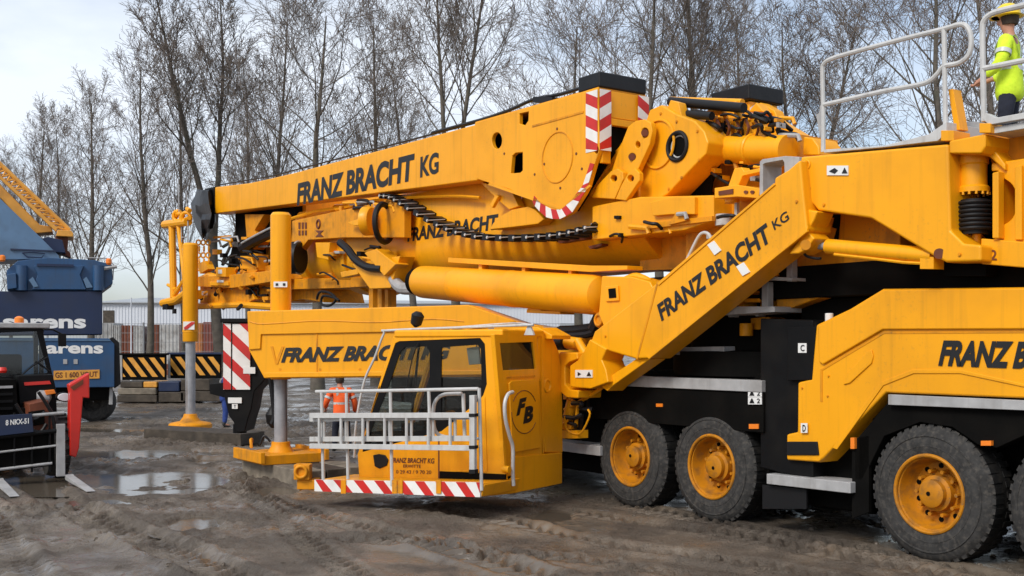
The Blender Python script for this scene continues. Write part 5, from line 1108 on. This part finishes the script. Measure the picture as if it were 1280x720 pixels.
for s0, t0 in ((-.28, 1.0), (1.65, 1.0), (-.28, 3.9), (1.65, 3.9)):
    mb = MB(); c = TH.w(s0, t0, .55); ax = Vector((*TH.d, 0)); mb.lathe([(.28, .02), (.42, .0), (.52, .04), (.55, .1), (.55, .3), (.52, .38), (.3, .40)], c, ax, 36, False)
    for i in range(22):
        a = 2 * math.pi * i / 22; e = Vector((*TH.n, 0)) * math.cos(a) + Vector((0, 0, 1)) * math.sin(a); g = Vector((*TH.n, 0)) * -math.sin(a) + Vector((0, 0, 1)) * math.cos(a)
        mb.solid([[c + e * .53 + ax * h + g * k for h, k in ((.03, -.03), (.2, .0), (.2, .05), (.03, .02))], [c + e * .585 + ax * h + g * k for h, k in ((.04, -.03), (.2, .0), (.2, .05), (.04, .02))]])
    w_ = mb.build('wheel', M['rubber'], tel); mb = MB(); mb.lathe([(.29, .05), (.26, .12), (.15, .13), (.1, .06), (.01, .05)], c, ax, 24, False); mb.build('rim', M['tred'], w_)
tbox(-.1, 2.0, .9, 1.7, .8, .95, 'dull_black', 'mudguard')

# ================================================================== loose things on the ground
def board(name, label, a, b, wid, z0, th, m, group=None, nrm=1):
    """plank from ground point a to b"""
    f = Fr(a.x, a.y, b.x - a.x, b.y - a.y); L = math.hypot(b.x - a.x, b.y - a.y)
    mb = MB(); rr = random.Random(label); k = 9; rings = []
    for i in range(k):
        s = L * i / (k - 1); j = lambda: rr.uniform(-.012, .012)
        rings.append([f.w(s, 0 + j(), z0 + j() * .5), f.w(s, wid + j(), z0 + j() * .5), f.w(s, wid + j(), z0 + th + j()), f.w(s, j(), z0 + th + j())])
    mb.solid(rings); o = mb.build(name, M[m], None, .012); return tag(o, label, 'timber', group)
a = Vector((-4.95, 20.25, 0)); b = Vector((-3.42, 18.15, 0)); d = (b - a).normalized(); nn_ = Vector((d.y, -d.x, 0))
lab = ['front timber baulk under the square jack pad, nearest the camera', 'middle timber baulk under the square jack pad beside the striped tail box', 'rear timber baulk under the square jack pad, nearest the orange worker']
side_ = -nn_ if nn_.y < 0 else nn_
for i in range(3):
    o_ = side_ * (.43 * i)
    # choose winding so that width grows away from the viewer
    A_, B_ = a + o_, b + o_
    f = Fr(A_.x, A_.y, B_.x - A_.x, B_.y - A_.y)
    if f.n[0] * side_.x + f.n[1] * side_.y < 0: A_, B_ = B_, A_
    board('timber_baulk', lab[i], A_, B_, .41, .0, .295, ('timber', 'timber_dark', 'timber')[i], 'timber baulks under the jack pads')
a = G(180, 550); b = G(301, 558)
lab = ['long front plank under the far round jack pad, with cut end to the right', 'back plank under the far round jack pad, partly hidden by the pad']
for i in range(2):
    f = Fr(a.x, a.y, b.x - a.x, b.y - a.y); sgn = 1 if f.n[1] > 0 else -1
    A_, B_ = (a, b) if sgn > 0 else (b, a)
    o_ = Vector((0, .55 * i, 0)); board('timber_baulk', lab[i], A_ + o_, B_ + o_, .62, .02, .27, ('timber_dark', 'timber_dark')[i], 'timber baulks under the jack pads')
# yellow hinge lug beside the near mat
mb = MB(); f = D(17.9); mb.rect(f, 367, 581, 387, 600, 0, .25); mb.rect(f, 371, 600, 396, 612, .05, .4); mb.torus(f.p(376, 590, -.02), (0, 1, 0), .09, .03)
hg = tag(mb.build('shackle_block', M['yellow_dirty'], None, .02), 'muddy yellow shackle block against the end of the near timber baulks', 'block')

# ================================================================== barrier, slabs, fence, yard and warehouse behind
def barrier(u0, u1, v0, v1, Y, label, blue=False):
    f = D(Y); c = P((u0 + u1) / 2, v1, Y); r = thing('striped_barrier', (c.x, Y, c.z), label, 'barrier', 'striped barriers on the slabs')
    mb = MB().rect(f, u0, v0, u1, v1, 0, .15); pn = mb.build('panel', M['dull_black'], r, .01)
    mb = MB(); w = (v1 - v0 - 7); x = u0 + 3
    x = u0 - 18
    while x < u1 - 3:
        q = [(x, v0 + 3), (x + 7, v0 + 3), (x + 7 + w * .75, v1 - 4), (x + w * .75, v1 - 4)]
        for lim, sg_ in ((u0 + 3, 1), (u1 - 1.5, -1)):
            o_ = []
            for a, b in zip(q, q[1:] + q[:1]):
                ia, ib = (a[0] - lim) * sg_ >= 0, (b[0] - lim) * sg_ >= 0
                if ia: o_.append(a)
                if ia != ib: k_ = (lim - a[0]) / (b[0] - a[0]); o_.append((lim, a[1] + (b[1] - a[1]) * k_))
            q = o_
            if len(q) < 3: break
        if len(q) > 2: mb.prism(f, q, -.02, .0)
        x += 13.5
    mb.build('stripe', M['ochre'], pn)
    mb = MB().rect(f, u0 - 1, v0 - 2.5, u1 + 1, v0, -.05, .3); mb.build('top_rail', M['navy'] if blue else M['dull_black'], r, .01)
    mb = MB(); mb.rect(f, u0, v0, u0 + 2.5, v1, -.06, .2); mb.build('end_post', M['steel'], r)
barrier(150, 207, 444, 475, 45, 'black and orange striped barrier, left of the two, beside the blue crane')
barrier(210, 276, 443, 473, 45.6, 'black and orange striped barrier, right of the two, behind the far jack rod', True)
slabs = [(146, 196, 494, 503, 'timber_dark', 'bottom grey slab of the left pile under the striped barriers'), (147, 195, 485, 493.5, 'timber', 'middle grey slab of the left pile under the striped barriers'), (150, 178, 477, 484.5, 'timber_dark', 'short dark slab topping the left pile under the striped barriers'), (179, 196, 477, 484.5, 'ochre', 'small yellow block topping the left pile under the striped barriers'),
         (198, 230, 490, 503, 'timber_dark', 'bottom dark slab of the middle pile left of the far jack rod'), (198, 224, 477, 489.5, 'navy', 'dark blue slab topping the middle pile left of the far jack rod'), (225, 276, 489, 502, 'timber_dark', 'bottom dark slab of the right pile behind the far jack rod'), (226, 262, 474, 488.5, 'timber_dark', 'dark brown slab topping the right pile behind the far jack rod')]
for u0, u1, v0, v1, m, lbl in slabs:
    mb = MB().rect(D(45), u0, v0, u1, v1, 0, 1.6); tag(mb.build('ballast_slab', M[m], None, .04), lbl, 'slab', 'slabs piled under the striped barriers')
# mesh fence
FY = 76
fe = thing('mesh_fence', (P(220, 440, FY).x, FY, 0), 'tall grey wire mesh fence in front of the yard and white warehouse', 'fence')
z0 = .1; z1 = P(0, 405, FY).z
x0 = P(60, 0, FY).x; x1 = P(760, 0, FY).x
mb = MB(); f = Fr(0, FY, 1, 0)
nb = int((x1 - x0) / .22)
for i in range(nb): x = x0 + i * .22; mb.box(f, x - .006, x + .006, 0, .012, z0, z1)
for k in range(7): z = z0 + (z1 - z0) * k / 6; mb.box(f, x0, x1, -.022, -.002, z, z + .03)
mb.build('wire_mesh', M['mesh'], fe)
for i in range(int((x1 - x0) / 3.3)): mb = MB(); x = x0 + i * 3.3; mb.box(f, x - .05, x + .05, .03, .13, 0, z1 + .1); mb.build('post', M['mesh'], fe)
mb = MB(); mb.cyl(P(164, 445, 70), P(164, 372, 70), .05, .035, 10); p = P(164, 445, 70); mb.cyl((p.x, 70, 0), p, .06, n=10)
tag(mb.build('thin_pole', M['wallw'], None), 'thin white pole in front of the mesh fence left of a tree', 'pole')
# containers in the yard
cons = [(120, 148, 404, 'box_white', 'dirty white container at the left end of the yard, by the blue crane'), (149, 157, 407, 'box_white', 'narrow pale stack in the yard, behind the thin white pole'), (158, 172, 407, 'rust', 'narrow dark red container in the yard right of the thin white pole'), (173, 184, 408, 'box_white', 'pale container in the yard just left of the bare tree trunk'), (190, 204, 406, 'rust', 'dark red container in the yard just right of the bare tree trunk'), (205, 229, 406, 'box_white', 'wide white container in the yard left of the far jack'), (247, 258, 404, 'box_orange', 'orange container in the yard right of the far jack'), (259, 271, 403, 'box_red', 'red container in the yard right of the orange one'), (272, 330, 402, 'steel', 'wide grey container in the yard above the striped tail box')]
for u0, u1, v, m, lbl in cons:
    mb = MB(); c0 = P(u0, v, 92); c1 = P(u1, v, 92); f = Fr(0, 92, 1, 0); n = max(3, int((c1.x - c0.x) / .28)); pts = []
    w = (c1.x - c0.x) / n
    for i in range(n): x = c0.x + i * w; pts += [(x, 0), (x + w * .4, 0), (x + w * .5, .06), (x + w * .9, .06)]
    pts += [(c1.x, 0), (c1.x, 2.4), (c0.x, 2.4)]
    mb.solid([[Vector((x, 92 - 1.2 + y, .9)) for x, y in pts], [Vector((x, 92 - 1.2 + y, c0.z)) for x, y in pts]])
    r = mb.build('yard_container', M[m], None); tag(r, lbl, 'container', 'containers in the yard behind the fence')
mb = MB(); mb.box(Fr(0, 92, 1, 0), P(100, 0, 92).x, P(340, 0, 92).x, -1.6, 1.4, 0, .88); tag(mb.build('loading_ramp', M['rust'], None), 'low dark brown loading ramp under the yard containers', 'ramp')
# warehouse
WY = 150
wh = thing('warehouse', (P(440, 0, WY).x, WY + 20, 0), 'long white metal warehouse with low grey roof beyond the fence', 'building')
f = Fr(0, WY, 1, 0); X = lambda u: P(u, 0, WY).x; Z = lambda v: P(0, v, WY).z
mb = MB(); mb.prism(f, [(X(128), 0), (X(760), 0), (X(760), Z(381)), (X(196), Z(377)), (X(128), Z(380))], 0, -40, uv=False); wl_ = mb.build('wall', M['wallw'], wh)
mb = MB()
n = 160
for i in range(n): x = X(128) + (X(760) - X(128)) * i / n; mb.box(f, x, x + .12, .0, .06, .2, Z(382))
mb.build('cladding_rib', M['wallw'], wl_)
mb = MB(); mb.solid([[Vector((X(120), WY - .5, Z(379))), Vector((X(120), WY + 40.5, Z(379))), Vector((X(120), WY + 40.5, Z(377.5))), Vector((X(120), WY + 20, Z(364))), Vector((X(120), WY - .5, Z(377.5)))], [Vector((X(765), WY - .5, Z(381))), Vector((X(765), WY + 40.5, Z(381))), Vector((X(765), WY + 40.5, Z(379.5))), Vector((X(765), WY + 20, Z(371))), Vector((X(765), WY - .5, Z(379.5)))]]); mb.build('roof', M['roofg'], wh)
mb = MB(); mb.box(f, X(129), X(143), .0, .1, Z(405), Z(388)); mb.build('window', M['timber_dark'], wh)
for u in (480, 560, 700): mb = MB(); mb.box(f, X(u), X(u + 22), 0, .1, 0, Z(404)); mb.build('door', M['roofg'], wh)

# ================================================================== bare trees
def gen_tree(seed, H, fork, wide=0):
    R = random.Random(seed); big = ([], []); fine = ([], [])
    def tube(store, pts, rad, n):
        vs, fs = store; base = len(vs); k = len(pts); side = None
        for i, p in enumerate(pts):
            d = (pts[min(i + 1, k - 1)] - pts[max(i - 1, 0)]).normalized()
            side = d.orthogonal().normalized() if side is None else (side - d * side.dot(d)).normalized()
            up = d.cross(side); r = rad[i]
            for j in range(n):
                a = 2 * math.pi * j / n; vs.append(p + side * r * math.cos(a) + up * r * math.sin(a))
        for i in range(k - 1):
            for j in range(n):
                a = base + i * n + j; b = base + i * n + (j + 1) % n; fs.append((a, b, b + n, a + n))
    def grow(p, d, L, r, lev):
        k = (12, 8, 5, 4, 3)[lev]; pts = [p.copy()]; rad = [r]; step = L / k
        wob = (.028, .08, .10, .12, .14)[lev]; upw = (.07, .09, .06, .03, .0)[lev]
        for i in range(k):
            d = (d + Vector((R.gauss(0, wob), R.gauss(0, wob), R.gauss(0, wob) + upw))).normalized(); p = p + d * step; pts.append(p.copy()); rad.append(max(r * (1 - .88 * (i + 1) / k), .008))
        if lev == 0: rad[0] *= 1.35; rad[1] *= 1.05
        tube(big if lev < 2 else fine, pts, rad, (9, 6, 4, 3, 3)[lev])
        if lev == 4: return
        nc = ((26, 9, 6, 2)[lev]); lo = (.27, .16, .15, .2)[lev]
        for c in range(nc):
            f_ = lo + (1 - lo) * (c + R.random()) / nc; f_ = min(f_, .98); x = f_ * k; i = min(int(x), k - 1); q = pts[i].lerp(pts[i + 1], x - i); rr = rad[i] + (rad[i + 1] - rad[i]) * (x - i)
            dd = (pts[i + 1] - pts[i]).normalized(); az = (c * 2.4 + R.uniform(-.5, .5)) if lev == 0 else R.uniform(0, 6.28)
            o = dd.orthogonal().normalized(); o = Matrix.Rotation(az, 3, dd) @ o; ang = R.uniform(.38 + wide * .3, .66 + wide * .35) if lev == 0 else R.uniform(.4, .8)
            nd = (dd * math.cos(ang) + o * math.sin(ang)).normalized()
            ln = (L * R.uniform(.24 + wide * .08, .38 + wide * .12) * (1.25 - f_ * .85), L * R.uniform(.28, .5) * (1.1 - f_ * .5), L * R.uniform(.35, .6), L * R.uniform(.4, .7))[lev]
            grow(q, nd, ln, max(min(rr * R.uniform(.30, .46), ln * .0105 + .003), .008), lev + 1)
    if fork:
        # trunk that divides into leaders
        p = Vector((0, 0, 0)); hf = H * .38; pts = [p]; d = Vector((0, 0, 1))
        for i in range(6): d = (d + Vector((R.gauss(0, .03), R.gauss(0, .03), .05))).normalized(); p = p + d * hf / 6; pts.append(p)
        r0 = H * .0125; tube(big, pts, [r0 * (1.35 if i == 0 else 1) * (1 - .22 * i / 6) for i in range(7)], 10)
        for i in range(fork):
            a = 2 * math.pi * i / fork + R.uniform(-.4, .4); grow(p - Vector((0, 0, .15)), Vector((math.cos(a) * .22, math.sin(a) * .22, 1)).normalized(), H * .64, r0 * .6, 0)
        for i in range(7):
            a = R.uniform(0, 6.28); z = R.uniform(.2, .36) * H; grow(Vector((0, 0, z)), Vector((math.cos(a), math.sin(a), .75)).normalized(), H * R.uniform(.2, .32), r0 * .3, 1)
    else:
        grow(Vector((0, 0, 0)), Vector((0, 0, 1)), H, H * .0115, 0)
    out = []
    for nm, (vs, fs), m in (('trunk', big, 'bark'), ('crown', fine, 'twig')):
        me = bpy.data.meshes.new(nm); me.from_pydata(vs, [], fs); me.materials.append(M[m]); me.polygons.foreach_set('use_smooth', [True] * len(fs)); out.append(me)
    return out
def top_of(ms): return max(v.co.z for v in ms[1].vertices)
KT = [gen_tree(11, 20, 0), gen_tree(23, 20, 2), gen_tree(31, 20, 0), gen_tree(47, 20, 0), gen_tree(53, 20, 0), gen_tree(67, 20, 0), gen_tree(71, 20, 0, 1), gen_tree(83, 20, 2, .8)]
KZ = [top_of(k) for k in KT]
TR = [(1197, 40, -250, 6, 'thick bare tree rising behind the railed deck, right of the picture'), (1268, 52, -190, 2, 'bare tree behind the worker in the lime jacket'), (862, 53, -150, 7, 'bare tree close behind its twin, above the far winch hood'), (828, 49, -180, 6, 'stout bare tree rising left of the far winch hood'), (1012, 66, -40, 7, 'slender bare tree behind the left end of the deck railing'), (930, 72, -60, 4, 'slim bare tree between the far winch hood and the deck railing'), (725, 66, -60, 6, 'bare tree behind the near winch hood'), (570, 52, -170, 7, 'big forked bare tree above the lettering on the guying beam'), (470, 66, -50, 4, 'bare tree left of the big forked tree'), (397, 60, -80, 6, 'tall bare tree above the left end of the beam lettering'), (345, 72, -20, 3, 'bare tree above the black end cap of the guying beam'), (278, 61, -60, 1, 'tall forked bare tree above the far jack post'), (232, 78, 15, 0, 'slender bare tree behind the pipe frame at the boom head'), (187, 58, 25, 0, 'bare tree with bent pale trunk left of the far jack post'), (113, 72, 75, 4, 'bare tree just right of the lattice jib of the blue crane'), (78, 88, 112, 0, 'low bare tree behind the top of the lattice jib'), (45, 92, 125, 3, 'rounded bare tree at the left, above the lattice jib'), (14, 102, 165, 1, 'small distant bare tree at the left edge'), (-22, 106, 178, 2, 'farthest bare tree, cut by the left edge'), (520, 92, 40, 2, 'faint bare tree of the back row, left of the big forked tree'), (310, 95, 50, 4, 'faint bare tree of the back row, between two tall ones')]
for k, (u, Yt, tv, var, lbl) in enumerate(TR):
    if var == 1 and u != 278: var = 5
    H = P(u, tv, Yt).z; zt_ = KZ[var] if False else KZ[5 if (var == 1 and u != 278) else var]; r = thing('bare_tree', (P(u, 0, Yt).x, Yt, 0), lbl, 'tree', 'row of bare trees')
    sc = H / zt_; wd = (1, 1.2, .9, 1.1, 1.3)[k % 5]; r.scale = (sc * wd, sc * wd, sc); r.rotation_euler = (0, 0, k * 2.1)
    for me, nm in zip(KT[var], ('trunk', 'crown')):
        o = bpy.data.objects.new(nm, me); SC.collection.objects.link(o); o.parent = r

# ================================================================== people
def skin_mesh(name, verts, edges, m, par, sub=2, root=0):
    """verts: [(co, rx, ry)]"""
    me = bpy.data.meshes.new(name); bm = bmesh.new(); lay = bm.verts.layers.skin.verify(); vs = [bm.verts.new(v[0]) for v in verts]
    for i, (v, q) in enumerate(zip(vs, verts)): v[lay].radius = (q[1], q[2]); v[lay].use_root = (i == root)
    for a, b in edges: bm.edges.new((vs[a], vs[b]))
    bm.to_mesh(me); bm.free(); o = bpy.data.objects.new(name, me); SC.collection.objects.link(o)
    sk = o.modifiers.new('skin', 'SKIN'); sk.use_smooth_shade = True; sk.branch_smoothing = .4
    ss = o.modifiers.new('sub', 'SUBSURF'); ss.levels = sub; ss.render_levels = sub
    dg = bpy.context.evaluated_depsgraph_get(); dg.update(); m2 = bpy.data.meshes.new_from_object(o.evaluated_get(dg)); bpy.data.objects.remove(o)
    m2.name = name; m2.materials.clear(); m2.materials.append(M[m]); m2.polygons.foreach_set('use_smooth', [True] * len(m2.polygons))
    o2 = bpy.data.objects.new(name, m2); SC.collection.objects.link(o2); o2.parent = par; return o2
def person(loc, yaw, label, jacket, trousers, helmet, pose):
    """local frame: facing +y; pose gives joints per side"""
    r = thing('person', loc, label, 'person'); r.rotation_euler = (0, 0, yaw)
    J = dict(pel=(0, 0, .96), sp=(0, 0, 1.12), ch=(0, .0, 1.32), nk=(0, .0, 1.49), h0=(0, .02, 1.57), h1=(0, .02, 1.66), h2=(0, .0, 1.74)); J.update(pose.get('c', {}))
    V_ = []; E_ = []; ix = {}
    def v(n, co, a, b=None, to=None):
        ix[n] = len(V_); V_.append((Vector(co), a, b or a))
        if to: E_.append((ix[to], ix[n]))
    v('pel', J['pel'], .15, .11); v('sp', J['sp'], .13, .10, 'pel'); v('ch', J['ch'], .16, .11, 'sp'); v('nk', J['nk'], .058, None, 'ch'); v('h0', J['h0'], .075, .085, 'nk'); v('h1', J['h1'], .078, .10, 'h0'); v('h2', J['h2'], .055, .07, 'h1')
    h1 = Vector(J['h1']); v('nose', h1 + Vector((0, .115, -.03)), .014, .018, 'h1')
    for sd in (-1, 1):
        q = pose['l' if sd < 0 else 'r']; sdn = str(sd)
        v('sh' + sdn, q['sh'], .062, None, 'ch'); v('el' + sdn, q['el'], .044, None, 'sh' + sdn); v('wr' + sdn, q['wr'], .029, .024, 'el' + sdn)
        d = (Vector(q['wr']) - Vector(q['el'])).normalized(); side = d.cross(Vector((0, 1, .2))).normalized(); cl = d.cross(side).normalized()
        pm = Vector(q['wr']) + d * .075; v('pm' + sdn, pm, .036, .018, 'wr' + sdn)
        for k in range(4):
            o0 = side * (.027 - .018 * k); L = (.068, .078, .072, .056)[k]
            v('f%d%s' % (k, sdn), pm + o0 * 1.2 + d * (.025 + L * .5), .009, None, 'pm' + sdn); v('g%d%s' % (k, sdn), pm + o0 * 1.3 + d * (.025 + L * .85) - cl * .03, .008, None, 'f%d%s' % (k, sdn))
        v('t' + sdn, pm + side * .052 - d * .01 - cl * .015, .010, None, 'pm' + sdn); v('u' + sdn, pm + side * .064 + d * .03 - cl * .025, .009, None, 't' + sdn)
        v('hp' + sdn, q['hp'], .085, None, 'pel'); v('kn' + sdn, q['kn'], .056, None, 'hp' + sdn); v('an' + sdn, q['an'], .038, None, 'kn' + sdn); v('to' + sdn, Vector(q['an']) + Vector(q.get('toe', (0, .16, -.05))), .035, .025, 'an' + sdn)
    skin_mesh('body', V_, E_, 'skin', r)
    W_ = []; E2 = []
    def w(co, a, b=None, to=None): W_.append((Vector(co), a, b or a)); (E2.append((to, len(W_) - 1)) if to is not None else None); return len(W_) - 1
    pz_ = w(Vector(J['pel']) + Vector((0, 0, -.24)), .20, .16); p0 = w(Vector(J['pel']) + Vector((0, 0, -.08)), .21, .165, pz_); p1 = w(J['sp'], .195, .15, p0); p2 = w(J['ch'], .195, .145, p1); w(Vector(J['nk']) + Vector((0, -.01, -.03)), .075, .08, p2)
    for sd in ('l', 'r'):
        q = pose[sd]; a = w(q['sh'], .092, None, p2); b = w(q['el'], .07, None, a); w(Vector(q['el']).lerp(Vector(q['wr']), .92), .05, None, b)
    jk = skin_mesh('jacket', W_, E2, jacket, r); ORG[jk.name] = Vector((0, 0, 0))
    W_ = []; E2 = []
    p0 = w(Vector(J['pel']) + Vector((0, 0, .06)), .165, .125); p1 = w(Vector(J['pel']) + Vector((0, 0, -.06)), .17, .13, p0)
    for sd in ('l', 'r'):
        q = pose[sd]; a = w(Vector(q['hp']) + Vector((0, 0, -.1)), .105, None, p1); b = w(q['kn'], .08, None, a); w(Vector(q['an']) + Vector((0, 0, .03)), .065, None, b)
    skin_mesh('trousers', W_, E2, trousers, r)
    for sd in ('l', 'r'):
        q = pose[sd]; an = Vector(q['an']); t = Vector(q.get('toe', (0, .16, -.05)))
        skin_mesh('boot', [(an + Vector((0, 0, .1)), .055, .055), (an + Vector((0, -.02, -.03)), .055, .05), (an + t * 1.1, .045, .035)], [(0, 1), (1, 2)], 'boot', r)
    # reflective bands
    ORG[r.name] = Vector((0, 0, 0))
    def band(c, rx, ry, h, nm='reflective_band', tilt=0):
        mb = MB(); rg = []
        for dz in (-h / 2, h / 2): rg.append([Vector((c[0] + rx * math.cos(a), c[1] + ry * math.sin(a), c[2] + dz)) for a in np.linspace(0, 2 * math.pi, 28, endpoint=False)])
        mb.solid(rg, False); mb.build(nm, M['reflect'], jk)
    sp = J['sp']; band((sp[0], sp[1], sp[2] - .02), .178, .137, .05)
    for sd in ('l', 'r'):
        q = pose[sd]; a = Vector(q['sh']); b = Vector(q['el']); m_ = a.lerp(b, .62); d = (b - a).normalized(); mb = MB(); mb.lathe([(.085, -.025), (.083, .025)], m_, d, 20, False); mb.build('reflective_band', M['reflect'], jk)
    for x in (-.10, .10):
        mb = MB(); L = [(x, .13, 1.2), (x, .125, 1.36), (x * .95, .05, 1.455), (x * .95, -.05, 1.455), (x, -.13, 1.36), (x, -.135, 1.2)]
        q = smooth(L, 5); off = Vector((.025, 0, 0)); ch_ = Vector(J['ch']) - Vector((0, 0, 1.32))
        mb.solid([[p + ch_ - off for p in q] + [p + ch_ * 1 - off + (Vector((0, 0, 1.3)) - p) * .02 for p in reversed(q)], [p + ch_ + off for p in q] + [p + ch_ + off + (Vector((0, 0, 1.3)) - p) * .02 for p in reversed(q)]]); mb.build('reflective_band', M['reflect'], jk)
    hc = Vector(J['h1'])
    if helmet:
        mb = MB(); mb.lathe([(.17, .0), (.135, .012), (.132, .05), (.115, .10), (.07, .135), (.01, .145)], hc + Vector((0, .0, .035)), (0, 0, 1), 28); mb.prism(Fr(hc.x, hc.y + .09, 1, 0), [(-.09, hc.z + .035), (.09, hc.z + .035), (.07, hc.z + .05), (-.07, hc.z + .05)], 0, -.1, uv=False)
        mb.torus(hc + Vector((0, 0, .05)), (0, 0, 1), .134, .008, 28, 6); mb.build('helmet', M['helmet'], r)
    mb = MB(); mb.lathe([(.085, -.06), (.098, 0), (.095, .06), (.06, .105), (.01, .115)], hc + Vector((0, -.022, .0)), (0, 0, 1), 20); mb.build('hair', M['hair'], r)
    return r
stand = dict(
    l=dict(sh=(-.20, 0, 1.41), el=(-.30, .02, 1.13), wr=(-.24, .22, 1.00), hp=(-.10, 0, .90), kn=(-.12, .03, .50), an=(-.13, 0, .10)),
    r=dict(sh=(.20, 0, 1.41), el=(.29, .03, 1.13), wr=(.20, .25, 1.06), hp=(.10, 0, .90), kn=(.12, .02, .50), an=(.13, -.02, .10)))
Yp = 12.3
person((P(1262, 0, Yp).x, Yp, 4.33), .95, 'worker in lime hi-vis jacket and yellow helmet standing on the railed deck', 'lime', 'dark_cloth', True, stand)
lean = dict(c=dict(sp=(0, .03, 1.10), ch=(0, .10, 1.28), nk=(0, .16, 1.43), h0=(0, .19, 1.50), h1=(0, .21, 1.58), h2=(0, .21, 1.66)),
    l=dict(sh=(-.20, .11, 1.37), el=(-.32, .10, 1.10), wr=(-.30, .30, .95), hp=(-.10, 0, .90), kn=(-.13, .05, .50), an=(-.15, .02, .10)),
    r=dict(sh=(.20, .11, 1.37), el=(.31, .06, 1.10), wr=(.33, .16, .85), hp=(.10, 0, .90), kn=(.13, .06, .50), an=(.16, -.06, .10)))
person((P(427, 0, 24.3).x, 24.3, .02), .35, 'worker in orange hi-vis jacket and dark trousers behind the white cab railing', 'orange', 'dark_cloth', False, lean)
person((P(281, 0, 31.8).x, 31.8, .0), -1.2, 'person in blue overalls mostly hidden behind the red and white tail box', 'blue_cloth', 'blue_cloth', False, stand)

# ================================================================== ladder hung on the cab railing
ld = thing('ladder', (*C.w(1.3, -.1, 0).to_2d(), C.p(500, 557, -.1).z), 'double aluminium ladder hung sideways on the white cab railing', 'ladder')
for v0, v1, t in ((519.5, 519, -.09), (557.5, 560, -.09), (524, 521, -.02), (549, 548, -.02)):
    mb = MB(); a = C.p(388, v0, t); b = C.p(588, v1, t); f_ = b - a; up = Vector((0, 0, .036)); n_ = Vector((*C.n, 0)) * .022
    mb.solid([[a - up - n_, a + up - n_, a + up + n_, a - up + n_], [b - up - n_, b + up - n_, b + up + n_, b - up + n_]]); mb.build('side_rail', M['alu'], ld, .004)
for i in range(7):
    u = 399 + i * 27.3
    mb = MB(); mb.tube([C.p(u, 520, -.09), C.p(u, 558.5, -.09)], .022, 8); mb.build('rung', M['alu'], ld)
    mb = MB(); mb.tube([C.p(u + 6, 523, -.02), C.p(u + 6, 548.5, -.02)], .022, 8); mb.build('rung', M['alu'], ld)
mb = MB(); mb.rect(C, 586.5, 494, 593, 588, -.13, -.07); eb = mb.build('stabiliser_bar', M['alu'], ld, .004)
for v0, v1 in ((587, 592), (517, 521), (557, 561)): MB().rect(C, 586, v0, 593.5, v1, -.14, -.06).build('rubber_foot', M['hose'], eb)
